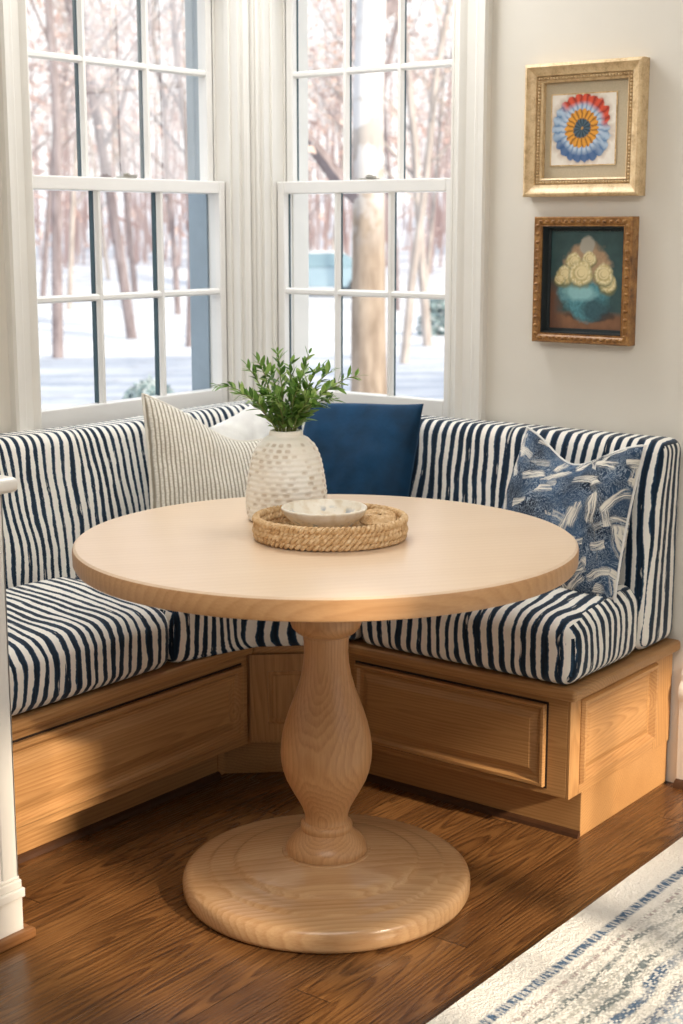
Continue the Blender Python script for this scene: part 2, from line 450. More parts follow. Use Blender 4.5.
    mb.lathe([(0.009,0),(0.009,0.008),(0.004,0.010)], fn(um, 0.066, 1.554), 16)
    bx(mb, (um-0.004, 0.05, 1.5545), (um+0.028, 0.062, 1.559))
    mb.build('sash_lock', M['metal'], w, bevel=0.001)
    return w
window('window_1', lambda u, d, z: (-d, u, z), LY0, LY1, 'tall white double hung window on the left wall', 1, M['ext'], LY0-0.09, -0.0265)
window('window_2', lambda u, d, z: (u, d, z), RX0, RX1, 'tall white double hung window beside the framed pictures', -1, M['white'], 0.001, RX1+0.095, 0.028, 0.45)

# ------------------------------------------------------------------ benches
def frame_panel(mb, P0, U, V, N, w, h, rings):
    """nested rectangles: rings = [(inset, height)], outermost first; P0 corner, U,V unit vectors, N outwards"""
    P0, U, V, N = map(Vector, (P0, U, V, N))
    vs = []
    for ins, hh in rings:
        for (a, b) in ((ins, ins), (w-ins, ins), (w-ins, h-ins), (ins, h-ins)):
            vs.append(P0 + U*a + V*b + N*hh)
    fs = []
    for k in range(len(rings)-1):
        for i in range(4):
            j = (i+1) % 4
            fs.append((k*4+i, k*4+j, (k+1)*4+j, (k+1)*4+i))
    n = (len(rings)-1)*4
    fs.append((n, n+1, n+2, n+3))
    fs.append((3, 2, 1, 0))
    mb.add(vs, fs)
RAISED = [(0,-0.0078),(0,0.003),(0.002,0.005),(0.009,0.005),(0.013,-0.003),(0.018,-0.0045),(0.024,-0.0045),(0.040,0.002)]
ZB, ZL0, ZL1 = 0.115, 0.358, 0.386

# right bench
rb = empty('bench', (1.07, -0.27, 0), 'oak bench box under the pictures with panelled open end', 'bench', 'built in oak bench units')
BX0, BX1, BYF = 0.742, 1.40, -0.532
mb = MB(); mb.box((BX0, BYF, ZB), (BX1, -0.004, ZL0)); mb.build('bench_case', M['oak_x'], rb, bevel=0.0015)
mb = MB(); mb.box((BX0, -0.462, 0.0), (BX1+0.004, -0.004, ZB)); mb.build('toe_kick', M['oak_x'], rb, bevel=0.002)
mb = MB(); mb.box((BX0, BYF-0.024, ZL0), (BX1+0.030, -0.004, ZL1)); mb.build('seat_ledge', M['oak_x'], rb, bevel=0.008, seg=3)
mb = MB(); frame_panel(mb, (0.795, BYF-0.0080, 0.135), (1,0,0), (0,0,1), (0,-1,0), 0.550, 0.200, RAISED)
df = mb.build('drawer_front', M['oak_x'], rb)
mb = MB()
for (a, b) in (((0.790, 0.130),(1.350, 0.135)), ((0.790,0.335),(1.350,0.340)), ((0.790,0.135),(0.795,0.335)), ((1.345,0.135),(1.350,0.335))):
    mb.box((a[0], BYF-0.0012, a[1]), (b[0], BYF-0.0002, b[1]))
mb.build('drawer_gap', M['gap'], rb)
for (a, b) in ((BYF, -0.484), (-0.10, -0.004)):
    mb = MB(); mb.box((BX1, a, ZB), (BX1+0.008, b, ZL0)); mb.build('end_stile', M['oak_z'], rb, bevel=0.0015)
for (a, b) in ((ZB, 0.140), (0.345, ZL0)):
    mb = MB(); mb.box((BX1, -0.4838, a), (BX1+0.008, -0.1002, b)); mb.build('end_rail', M['oak_end'], rb, bevel=0.0015)
mb = MB(); frame_panel(mb, (BX1, -0.484, 0.140), (0,1,0), (0,0,1), (1,0,0), 0.384, 0.205,
    [(0,0.0005),(0,0.010),(0.004,0.018),(0.012,0.018),(0.022,0.004),(0.028,0.003),(0.044,0.009)])
mb.build('end_panel', M['oak_end'], rb)
mb = MB(); mb.extrude([(0,0),(0.014,0),(0.012,0.009),(0.006,0.014),(0,0.015)], lambda a,b,t: (t, -0.4625-a, b), BX0, BX1+0.004)
mb.build('shoe_moulding', M['shoe'], rb, smooth=30)

# left bench
LXF = 0.565; LYE = -0.692
lb = empty('bench', (0.28, -1.15, 0), 'oak bench box under the left window beside the half wall', 'bench', 'built in oak bench units')
mb = MB(); mb.box((0.004, -1.598, ZB), (LXF, LYE, ZL0)); mb.build('bench_case', M['oak_y'], lb, bevel=0.0015)
mb = MB(); mb.box((0.004, -1.598, 0), (0.458, LYE, ZB)); mb.build('toe_kick', M['oak_y'], lb, bevel=0.002)
mb = MB(); mb.box((0.004, -1.598, ZL0), (LXF+0.024, LYE, ZL1)); mb.build('seat_ledge', M['oak_y'], lb, bevel=0.008, seg=3)
mb = MB(); frame_panel(mb, (LXF+0.0080, -1.585, 0.140), (0,1,0), (0,0,1), (1,0,0), 0.865, 0.190, [(0,-0.0078),(0,0.004),(0.003,0.006),(0.012,0.006),(0.016,0.000),(0.022,-0.005),(0.030,-0.0055),(0.056,0.003)])
mb.build('drawer_front', M['oak_y'], lb)
mb = MB()
for (a, b) in (((-1.59,0.135),(-0.715,0.140)), ((-1.59,0.330),(-0.715,0.335)), ((-0.720,0.140),(-0.715,0.330))):
    mb.box((LXF+0.0002, a[0], a[1]), (LXF+0.0012, b[0], b[1]))
mb.build('drawer_gap', M['gap'], lb)
mb = MB(); mb.extrude([(0,0),(0.014,0),(0.012,0.009),(0.006,0.014),(0,0.015)], lambda a,b,t: (0.4585+a, t, b), -1.598, LYE)
mb.build('shoe_moulding', M['shoe'], lb, smooth=30)

# corner unit with the diagonal front
cu = empty('bench', (0.3, -0.3, 0), 'oak corner bench unit with diagonal panel behind the table pedestal', 'bench', 'built in oak bench units')
A0 = Vector((LXF, LYE+0.001, 0)); A1 = Vector((BX0-0.001, BYF, 0))
D = (A1-A0).normalized(); Nn = Vector((D.y, -D.x, 0))
mb = MB(); mb.prism([(0.004, -0.004), (0.004, LYE+0.001), (LXF, LYE+0.001), (BX0-0.001, BYF), (BX0-0.001, -0.004)], ZB, ZL0); mb.build('bench_case', M['oak_z'], cu, bevel=0.0012)
mb = MB(); mb.prism([(0.004, -0.004), (0.004, LYE+0.001), (0.458, LYE+0.001), (0.458, -0.665), (BX0-0.06, -0.462), (BX0-0.001, -0.462), (BX0-0.001, -0.004)], 0, ZB); mb.build('toe_kick', M['oak_x'], cu, bevel=0.002)
mb = MB(); mb.prism([(0.004, -0.004), (0.004, LYE+0.001), (LXF+0.024, LYE+0.001), (BX0-0.001, BYF-0.024), (BX0-0.001, -0.004)], ZL0, ZL1); mb.build('seat_ledge', M['oak_x'], cu, bevel=0.006, seg=3)
wd = (A1-A0).length
mb = MB(); frame_panel(mb, A0 + D*0.006 + Nn*0.0030 + Vector((0,0,0.125)), D, (0,0,1), Nn, wd-0.012, 0.228,
    [(0,0),(0,0.007),(0.044,0.007),(0.048,-0.002),(0.052,-0.002),(0.058,0.002)])
mb.build('front_panel', M['oak_z'], cu)

# ------------------------------------------------------------------ cushions
def lin(a, b, n): return [a + (b-a)*i/n for i in range(n+1)]
def axis_pts(a, b, r, n):
    k = 5
    e = [r*(1-cos(pi/2*i/k)) for i in range(k+1)]
    return [a+x for x in e] + lin(a+r, b-r, n)[1:-1] + [b-x for x in reversed(e)]
def rbox(name, lo, hi, r, div, mat, sfun, parent=None, warp=None, origin=None):
    ax = [axis_pts(lo[i], hi[i], r, div[i]) for i in range(3)]
    n = [len(a) for a in ax]
    idx = {}; vs = []; fs = []
    def vid(i, j, k):
        key = (i, j, k)
        if key not in idx:
            p = Vector((ax[0][i], ax[1][j], ax[2][k]))
            q = Vector([min(max(p[t], lo[t]+r), hi[t]-r) for t in range(3)])
            d = p - q
            if d.length > 1e-9 and d.length > 0:
                m_ = max(abs(d.x), abs(d.y), abs(d.z))
                d = d.normalized()*r if sum(abs(c) > 1e-9 for c in d) > 1 else d
            p2 = q + d
            idx[key] = len(vs); vs.append(p2)
        return idx[key]
    for k in (0, n[2]-1):
        for i in range(n[0]-1):
            for j in range(n[1]-1): fs.append((vid(i,j,k), vid(i+1,j,k), vid(i+1,j+1,k), vid(i,j+1,k)))
    for j in (0, n[1]-1):
        for i in range(n[0]-1):
            for k in range(n[2]-1): fs.append((vid(i,j,k), vid(i+1,j,k), vid(i+1,j,k+1), vid(i,j,k+1)))
    for i in (0, n[0]-1):
        for j in range(n[1]-1):
            for k in range(n[2]-1): fs.append((vid(i,j,k), vid(i,j+1,k), vid(i,j+1,k+1), vid(i,j,k+1)))
    return finish_cushion(name, vs, fs, mat, sfun, parent, warp, origin)

def finish_cushion(name, vs, fs, mat, sfun, parent, warp, origin):
    src = [Vector(v) for v in vs]
    if warp: vs = [warp(Vector(v)) for v in vs]
    o3 = Vector(origin) if origin else Vector((0,0,0))
    me = bpy.data.meshes.new(name)
    me.from_pydata([Vector(v)-o3 for v in vs], [], fs)
    bm = bmesh.new(); bm.from_mesh(me); bmesh.ops.recalc_face_normals(bm, faces=bm.faces); bm.to_mesh(me); bm.free()
    for p in me.polygons: p.use_smooth = True
    sa = me.attributes.new('s', 'FLOAT', 'CORNER'); ta = me.attributes.new('t', 'FLOAT', 'CORNER')
    for p in me.polygons:
        nn = p.normal
        for li in p.loop_indices:
            s, t = sfun(src[me.loops[li].vertex_index], nn)
            sa.data[li].value = s; ta.data[li].value = t
    me.materials.append(mat)
    o = bpy.data.objects.new(name, me); COL.objects.link(o); o.location = o3
    return to_parent(o, parent)

ZS0, ZS1 = 0.3875, 0.530
def crown(lo, hi, amt, axis='x'):
    back = (lambda u, v: (v+1)/2) if axis == 'x' else (lambda u, v: (1-u)/2)
    def w(p):
        u = (p.x-lo[0])/(hi[0]-lo[0])*2-1; v = (p.y-lo[1])/(hi[1]-lo[1])*2-1
        k = max(0, 1-u*u*u*u)*max(0, 1-v*v*v*v)
        f = (p.z-ZS0)/(ZS1-ZS0)
        p = p.copy()
        p.z += f*(amt*k + 0.004*mnoise.noise(p*7) + 0.040*back(u, v))
        b = sin(max(0, min(1, f))*pi)
        # sides belly out a little
        p.x += 0.006*b*(1 if u > 0.98 else (-0.0 if u > -0.98 else 0))
        return p
    return w
def seat_s(along):
    # stripes run front to back; on an end face they run upright
    def f(p, n):
        if along == 'x':
            if n.x > 0.55: return (p.y + 3.0, p.z)
            return (p.x, p.y + p.z*0.8)
        if abs(n.y) > 0.75: return (p.x + 3.0, p.z)
        return (p.y, p.x - p.z*0.8)
    return f
lo, hi = (0.805, -0.558, ZS0), (1.418, -0.215, ZS1)
o = rbox('seat_cushion', lo, hi, 0.036, (34, 18, 3), M['stripe_seat'], seat_s('x'), None, crown(lo, hi, 0.018), origin=(1.1, -0.4, ZS0))
tag(o, 'navy striped seat cushion below the patterned pillow, at the open bench end', 'cushion', 'striped bench seat cushions')
lo, hi = (0.215, -1.595, ZS0), (0.588, -0.975, ZS1)
o = rbox('seat_cushion', lo, hi, 0.036, (18, 30, 3), M['stripe_seat'], seat_s('y'), None, crown(lo, hi, 0.014, 'y'), origin=(0.4, -1.2, ZS0))
tag(o, 'navy striped seat cushion under the left window beside the half wall', 'cushion', 'striped bench seat cushions')
# corner seat cushion
bm = bmesh.new()
poly = [(0.215, -0.215), (0.215, -0.972), (0.588, -0.972), (0.590, -0.705), (0.742, -0.557), (0.802, -0.557), (0.802, -0.215)]
va = [bm.verts.new((x, y, ZS0)) for x, y in poly]; vb = [bm.verts.new((x, y, ZS1)) for x, y in poly]
bm.faces.new(va[::-1]); bm.faces.new(vb)
for i in range(len(poly)):
    j = (i+1) % len(poly); bm.faces.new((va[i], va[j], vb[j], vb[i]))
bmesh.ops.bevel(bm, geom=list(bm.edges), offset=0.032, segments=5, affect='EDGES', profile=0.5)
bmesh.ops.triangulate(bm, faces=[f for f in bm.faces if len(f.verts) > 4])
vs = [v.co.copy() for v in bm.verts]; bm.verts.index_update(); fs = [tuple(v.index for v in f.verts) for f in bm.faces]; bm.free()
def corner_s(p, n):
    # stripes fan round the corner
    a = atan2(p.y + 0.10, p.x + 0.10)
    f = min(1.0, max(0.0, (-0.70 - p.y)/0.12))
    rad = (p.x - p.y)*0.7
    if n.y < -0.8 and p.y < -0.93: return (p.x + 3.0, p.z)
    return ((a*0.62 + 5)*(1-f) + (p.y*1.02 + 5.30)*f, rad - p.z*0.8)
def corner_warp(p):
    f = max(0.0, min(1.0, (p.z-ZS0)/(ZS1-ZS0)))
    dep = max(0.0, min(1.0, 1 - min(p.x-0.215, -0.215-p.y)/0.37)) if True else 0
    p = p.copy(); p.z += f*0.040*dep
    return p
o = finish_cushion('seat_cushion', vs, fs, M['stripe_seat'], corner_s, None, corner_warp, (0.5, -0.5, ZS0))
tag(o, 'navy striped corner seat cushion half hidden behind the pedestal', 'cushion', 'striped bench seat cushions')

# back cushions: wedge, thicker at the foot
def back_warp(axis):
    def w(p):
        f = (p.z-0.39)/(0.905-0.39)
        p = p.copy()
        th = 0.195*(1-f) + 0.125*f
        bulge = 0.012*sin(max(0, min(1, f))*pi)
        if axis == 'x':
            k = (-p.y)/0.15
            p.y = -0.006 - k*(th-0.006) - bulge*k
            p.z += 0.010*mnoise.noise(Vector((p.x*2.2, 0, 3)))*max(0, f)
            p.y += 0.006*mnoise.noise(Vector((p.x*9, p.z*6, 1)))*k
        else:
            k = p.x/0.15
            p.x = 0.006 + k*(th-0.006) + bulge*k
            p.z += 0.010*mnoise.noise(Vector((p.y*2.2, 0, 8)))*max(0, f)
            p.x += 0.006*mnoise.noise(Vector((p.y*9, p.z*6, 1)))*k
        return p
    return w
def bsx(p, n):
    if abs(n.x) > 0.75: return (p.y + 3, p.z)
    return (p.x, p.z - p.y)
def bsy(p, n):
    if abs(n.y) > 0.75: return (p.x + 3, p.z)
    return (p.y, p.z + p.x)
o = rbox('back_cushion', (0.215, -0.15, 0.388), (1.418, 0.0, 0.905), 0.034, (40, 3, 20), M['stripe_back'], bsx, None, back_warp('x'), origin=(0.8, -0.07, 0.39))
tag(o, 'navy striped back cushion behind the patterned and blue pillows, on the right bench', 'cushion', 'striped bench back cushions')
o = rbox('back_cushion', (0.0, -1.595, 0.388), (0.15, -0.008, 0.905), 0.034, (3, 50, 20), M['stripe_left'], bsy, None, back_warp('y'), origin=(0.07, -0.8, 0.39))
tag(o, 'navy striped back cushion below the left window', 'cushion', 'striped bench back cushions')

# ------------------------------------------------------------------ pillows
def rib_mat():
    m = NT('ribbed cream fabric')
    uv = m.n('UVMap', {}, 0)
    u, v, w = m.xyz(uv)
    nz = m.noise(m.coord(), 40, 2)
    st = m.m('ADD', m.m('MULTIPLY', u, 34.0), m.m('MULTIPLY', nz, 0.25))
    tri = m.m('ABSOLUTE', m.m('SUBTRACT', m.m('FRACT', st), 0.5))
    line = m.mr(tri, 0.10, 0.30, 0, 1)
    dash = m.noise(m.comb(m.m('MULTIPLY', u, 42.0), m.m('MULTIPLY', v, 120.0), 0), 1.0, 1)
    line2 = m.m('MULTIPLY', line, m.mr(dash, 0.3, 0.6, 0.6, 1))
    c = m.mix(line2, srgb(158,148,130), srgb(234,228,216))
    m.bump(line, 0.4, 0.004)
    return m.fin(c, 0.9, 0.2, **{'Sheen Weight': 0.2})
def linen_mat():
    m = NT('white linen')
    n = m.noise(m.coord(), 14, 4); w = m.noise(m.coord(), 700, 1)
    c = m.mix(m.mr(n, 0.4, 0.6), srgb(224,221,216), srgb(240,238,232))
    m.bump(m.m('ADD', n, m.m('MULTIPLY', w, 0.1)), 0.5, 0.01)
    return m.fin(c, 0.9, 0.2)
def velvet_mat():
    m = NT('navy velvet')
    n = m.noise(m.coord(), 9, 4, 0.6)
    c = m.mix(m.mr(n, 0.3, 0.7), srgb(4,38,62), srgb(8,58,92))
    m.bump(n, 0.35, 0.01)
    return m.fin(c, 0.75, 0.25, **{'Sheen Weight': 0.35, 'Sheen Roughness': 0.4, 'Sheen Tint': (*srgb(60,120,170), 1)})
def print_mat():
    # block print: navy ground with pale combed brush marks in random directions
    m = NT('navy block print')
    uv = m.n('UVMap', {}, 0)
    nz = m.n('TexNoise', {'Vector': uv, 'Scale': 9.0, 'Detail': 2.0}, 1)
    dist = m.n('VectorMath', {0: uv, 1: m.n('VectorMath', {0: nz, 1: (0.05, 0.05, 0)}, operation='MULTIPLY')}, operation='ADD')
    total = None
    for sc, off, th, el in ((4.6, 0.0, 0.62, 2.6), (5.6, 3.7, 0.60, 2.9), (5.0, 8.3, 0.64, 2.4)):
        p = m.n('VectorMath', {0: dist, 1: (off, off*0.7, 0)}, operation='ADD')
        vt = m.t.nodes.new('ShaderNodeTexVoronoi'); m.set(vt.inputs['Vector'], p); m.set(vt.inputs['Scale'], sc)
        rel = m.n('VectorMath', {0: m.n('VectorMath', {0: p, 'Scale': sc}, operation='SCALE'), 1: m.n('VectorMath', {0: vt.outputs['Position'], 'Scale': sc}, operation='SCALE')}, operation='SUBTRACT')
        r_, g_, b_ = m.xyz(vt.outputs['Color'])
        ang = m.m('MULTIPLY', r_, 6.283)
        rot = m.n('VectorRotate', {'Vector': rel, 'Angle': ang}, rotation_type='Z_AXIS')
        x, y, z = m.xyz(rot)
        body = m.m('MULTIPLY', m.mr(m.m('ABSOLUTE', x), 0.50, 0.40), m.mr(m.m('ABSOLUTE', y), 0.15, 0.10))
        comb = m.noise(m.comb(m.m('MULTIPLY', x, 1.2), m.m('MULTIPLY', y, 34.0), r_), 1.0, 2)
        mk = m.m('MULTIPLY', m.m('MULTIPLY', body, m.mr(comb, 0.40, 0.56)), m.mr(g_, 0.34, 0.38))
        total = mk if total is None else m.m('MAXIMUM', total, mk)
    ln = m.noise(m.comb(m.m('MULTIPLY', m.xyz(dist)[0], 1.0), m.m('MULTIPLY', m.xyz(dist)[1], 1.0), 0.0), 7, 4, 0.65, 1.6)
    vein = m.mr(m.m('ABSOLUTE', m.m('SUBTRACT', m.m('FRACT', m.m('MULTIPLY', ln, 14.0)), 0.5)), 0.22, 0.06)
    patch = m.mr(m.noise(uv, 4, 2), 0.36, 0.62)
    basec = m.mix(m.mr(m.noise(dist, 3.2, 3), 0.38, 0.62), srgb(20,32,50), srgb(62,88,118))
    basec = m.mix(m.m('MULTIPLY', vein, m.mr(patch, 0, 1, 0.35, 0.85)), basec, srgb(166,178,190))
    c = m.mix(total, basec, srgb(226,220,208))
    m.bump(m.noise(m.coord(), 12, 3), 0.35, 0.01)
    return m.fin(c, 0.85, 0.2)
M['rib'], M['linen'], M['velvet'], M['print'] = rib_mat(), linen_mat(), velvet_mat(), print_mat()

def pillow(name, BL, BR, TR, TL, thick, mat, chop=0.0, chop_at=0.5, inset=0.06, seed=0, n=44, welt=None, asym=0.5):
    BL, BR, TR, TL = map(Vector, (BL, BR, TR, TL))
    c = (BL+BR+TR+TL)/4
    N = ((BR-BL)+(TR-TL)).cross((TL-BL)+(TR-BR)).normalized()
    Vdir = ((TL-BL)+(TR-BR)).normalized()
    vs = []; uvs = []; ids = {}
    def pt(i, j, side):
        u = -1 + 2*i/n; v = -1 + 2*j/n
        # edges pulled in between the corners
        uu = u*(1 - inset*(1-v*v)**1.0*abs(u)**2)
        vv = v*(1 - inset*(1-u*u)**1.0*abs(v)**2)
        a, b = (uu+1)/2, (vv+1)/2
        p = (BL*(1-a) + BR*a)*(1-b) + (TL*(1-a) + TR*a)*b
        # the karate chop in the top edge
        uc = (u+1)/2 - chop_at
        dip = exp(-(uc/0.30)**2)*max(0, b)**3
        p = p - Vdir*chop*dip
        h = (max(0, 1-u*u)*max(0, 1-v*v))**0.42
        h *= 1 - 0.55*dip*(1 if chop else 0)
        w = mnoise.noise(Vector((u*2.2+seed, v*2.2, seed)))*0.16 + mnoise.noise(Vector((u*5+seed, v*5, seed+4)))*0.06
        h2 = h*(1 + w)
        k = asym if side > 0 else (1-asym)
        return p + N*(side*thick*h2*k)
    for side in (1, -1):
        for j in range(n+1):
            for i in range(n+1):
                border = i in (0, n) or j in (0, n)
                key = (i, j, 0 if border else side)
                if key not in ids:
                    ids[key] = len(vs); vs.append(pt(i, j, side)); uvs.append((i/n, j/n))
    fs = []
    for side in (1, -1):
        for j in range(n):
            for i in range(n):
                q = [(i,j),(i+1,j),(i+1,j+1),(i,j+1)]
                f = tuple(ids[(a, b, 0 if (a in (0, n) or b in (0, n)) else side)] for a, b in q)
                fs.append(f if side > 0 else f[::-1])
    o3 = (BL+BR)/2
    me = bpy.data.meshes.new(name); me.from_pydata([v-o3 for v in vs], [], fs)
    uvl = me.uv_layers.new(name='UVMap')
    for l in me.loops: uvl.data[l.index].uv = uvs[l.vertex_index]
    for p in me.polygons: p.use_smooth = True
    me.materials.append(mat)
    if isinstance(welt, tuple):
        pass
    o = bpy.data.objects.new(name, me); COL.objects.link(o); o.location = o3
    if welt is not None:
        loop = [(i, 0) for i in range(n)] + [(n, j) for j in range(n)] + [(i, n) for i in range(n, 0, -1)] + [(0, j) for j in range(n, 0, -1)]
        mb = MB(); mb.tube([vs[ids[(i, j, 0)]] for i, j in loop], 0.0042, 6, closed=True)
        mb.build('edge_piping', welt, o, smooth=True)
    return o
p = pillow('throw_pillow', (0.345,-0.80,0.545), (0.53,-0.455,0.54), (0.375,-0.365,0.865), (0.195,-0.672,0.988), 0.14, M['rib'], chop=0.05, chop_at=0.66, inset=0.045, seed=1, welt=M['rib'])
tag(p, 'cream ribbed throw pillow leaning against the left back cushion', 'pillow', 'throw pillows on the bench')
p = pillow('throw_pillow', (0.30,-0.50,0.535), (0.375,-0.255,0.54), (0.215,-0.185,0.962), (0.205,-0.43,0.875), 0.11, M['linen'], chop=0.0, chop_at=0.4, seed=5)
tag(p, 'plain white pillow in the corner behind the cream ribbed pillow', 'pillow', 'throw pillows on the bench')
p = pillow('throw_pillow', (0.375,-0.335,0.532), (0.765,-0.325,0.532), (0.752,-0.185,0.957), (0.375,-0.20,0.935), 0.13, M['velvet'], chop=-0.006, chop_at=0.45, inset=0.03, seed=9)
tag(p, 'plain navy blue velvet pillow behind the vase', 'pillow', 'throw pillows on the bench')
p = pillow('throw_pillow', (1.03,-0.335,0.535), (1.405,-0.335,0.53), (1.398,-0.185,0.905), (1.072,-0.185,0.925), 0.17, M['print'], chop=0.075, chop_at=0.47, inset=0.05, seed=14, welt=M['linen'])
tag(p, 'navy and white brushstroke print pillow at the right end of the bench', 'pillow', 'throw pillows on the bench')

# ------------------------------------------------------------------ table
TC = (1.104, -1.05, 0)
TZ = 0.783
tb = empty('dining_table', TC, 'round pale oak pedestal table in front of the corner bench', 'table')
R = 0.521
mb = MB()
mb.lathe([(0.0,TZ-0.046),(R-0.012,TZ-0.046),(R-0.004,TZ-0.043),(R-0.0005,TZ-0.036),(R,TZ-0.010),(R-0.0015,TZ-0.004),(R-0.006,TZ-0.0005),(R-0.012,TZ),(0.0,TZ)], TC, 160)
mb.build('tabletop', M['oak_top'], tb, smooth=30, origin=(TC[0],TC[1],TZ))
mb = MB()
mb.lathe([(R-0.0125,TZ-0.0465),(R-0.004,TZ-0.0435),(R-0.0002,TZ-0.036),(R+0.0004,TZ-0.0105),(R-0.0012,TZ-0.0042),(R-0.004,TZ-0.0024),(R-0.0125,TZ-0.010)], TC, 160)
mb.build('table_edge_shade', M['oak_edge_shade'], tb, smooth=40, origin=(TC[0],TC[1],TZ))  # thin band carrying the darker, shaded edge colour
ped = [(0.0,0.094),(0.0875,0.094),(0.0875,0.099),(0.0865,0.106),(0.083,0.113),(0.077,0.121),(0.068,0.129),(0.060,0.136),(0.0565,0.141),(0.0555,0.1415),(0.0562,0.146),(0.0565,0.151),(0.0548,0.156),(0.0505,0.159),(0.0475,0.1605),(0.0462,0.166),(0.0464,0.172),(0.048,0.180),(0.052,0.192),(0.0625,0.212),(0.074,0.232),(0.086,0.256),(0.0925,0.275),(0.0965,0.295),(0.098,0.315),(0.0972,0.335),(0.094,0.358),(0.0885,0.381),(0.080,0.408),(0.070,0.434),(0.061,0.460),(0.0535,0.486),(0.049,0.512),(0.0468,0.539),(0.0475,0.560),(0.0495,0.574),(0.051,0.5745),(0.063,0.582),(0.072,0.592),(0.076,0.604),(0.077,0.618),(0.078,0.630),(0.078,0.68),(0.16,0.70),(0.16,TZ-0.0465),(0.0,TZ-0.0465)]
mb = MB(); mb.lathe(ped, TC, 96); mb.build('pedestal', M['oak_ped'], tb, smooth=50, origin=(TC[0],TC[1],0))
base = [(0.0,0.001),(0.296,0.001),(0.306,0.005),(0.311,0.014),(0.312,0.034),(0.309,0.045),(0.302,0.052),(0.290,0.0555),(0.262,0.0585),(0.256,0.0595),(0.252,0.0635),(0.246,0.0655),(0.222,0.067),(0.206,0.0678),(0.200,0.0705),(0.196,0.0770),(0.188,0.0800),(0.160,0.0835),(0.120,0.088),(0.096,0.0905),(0.0945,0.0935),(0.0,0.0935)]
mb = MB(); mb.lathe(base, TC, 128); mb.build('pedestal_foot', M['oak_base'], tb, smooth=50, origin=(TC[0],TC[1],0.05))

# ------------------------------------------------------------------ things on the table
def vase_mat():
    m = NT('hand pressed stoneware')
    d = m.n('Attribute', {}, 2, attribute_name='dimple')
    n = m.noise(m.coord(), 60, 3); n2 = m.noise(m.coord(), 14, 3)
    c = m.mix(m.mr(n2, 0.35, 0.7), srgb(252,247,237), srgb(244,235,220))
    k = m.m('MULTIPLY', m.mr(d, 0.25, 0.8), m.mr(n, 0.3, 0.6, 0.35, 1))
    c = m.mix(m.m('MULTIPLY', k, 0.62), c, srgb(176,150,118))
    m.bump(n, 0.15, 0.003)
    return m.fin(c, 0.55)
VC = (0.912, -0.947, TZ + 0.001)
def smooth_prof(ctrl, n):
    out = []
    for i in range(n+1):
        t = i/n*(len(ctrl)-1); k = min(int(t), len(ctrl)-2); f = t-k
        P0 = ctrl[max(k-1,0)]; P1 = ctrl[k]; P2 = ctrl[k+1]; P3 = ctrl[min(k+2, len(ctrl)-1)]
        out.append(tuple(0.5*((2*P1[a]) + (-P0[a]+P2[a])*f + (2*P0[a]-5*P1[a]+4*P2[a]-P3[a])*f*f + (-P0[a]+3*P1[a]-3*P2[a]+P3[a])*f**3) for a in (0, 1)))
    return out
ctrl = [(0.081,0.0),(0.0875,0.010),(0.0900,0.035),(0.0885,0.070),(0.0835,0.105),(0.077,0.135),(0.066,0.162),(0.050,0.179),(0.038,0.187),(0.0365,0.196)]
outer = smooth_prof(ctrl, 110)
dim = {}
def vmod(r, z, a, j):
    rows = 17; zr = z/0.2*rows
    row = int(zr)
    cols = 22
    ca = a/(2*pi)*cols + (0.5 if row % 2 else 0) + 0.3*sin(row*5.1)
    dx = abs((ca % 1)-0.5)*2; dz = abs((zr % 1)-0.5)*2
    k = 0
    if 0.010 < z < 0.178 and j <= 110:
        k = max(0, 1-dx**3*1.6)*max(0, 1-dz**2*1.25)
        k *= 0.35 + 0.65*abs(sin(row*12.9 + int(ca % cols)*78.2))
        k *= 1.0 if int(ca % cols)*7 % 5 else 0.35
    dim[(j, round(a, 6))] = k
    return r - 0.0028*k + 0.0008*sin(zr*2*pi)*(1 if j <= 110 else 0)
prof = outer + [(0.032,0.1975),(0.029,0.194),(0.030,0.186),(0.045,0.168),(0.060,0.15),(0.070,0.08),(0.070,0.02),(0.0,0.012)]
mb = MB(); mb.lathe(prof, VC, 160, vmod)
vase = mb.build('vase', None, None, smooth=60, origin=VC)
vm = vase.data
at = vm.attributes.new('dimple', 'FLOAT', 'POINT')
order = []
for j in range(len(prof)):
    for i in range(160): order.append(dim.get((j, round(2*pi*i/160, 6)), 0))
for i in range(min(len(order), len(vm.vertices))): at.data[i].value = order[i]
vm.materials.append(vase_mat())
tag(vase, 'cream dimpled stoneware vase holding green sprigs on the table', 'vase')

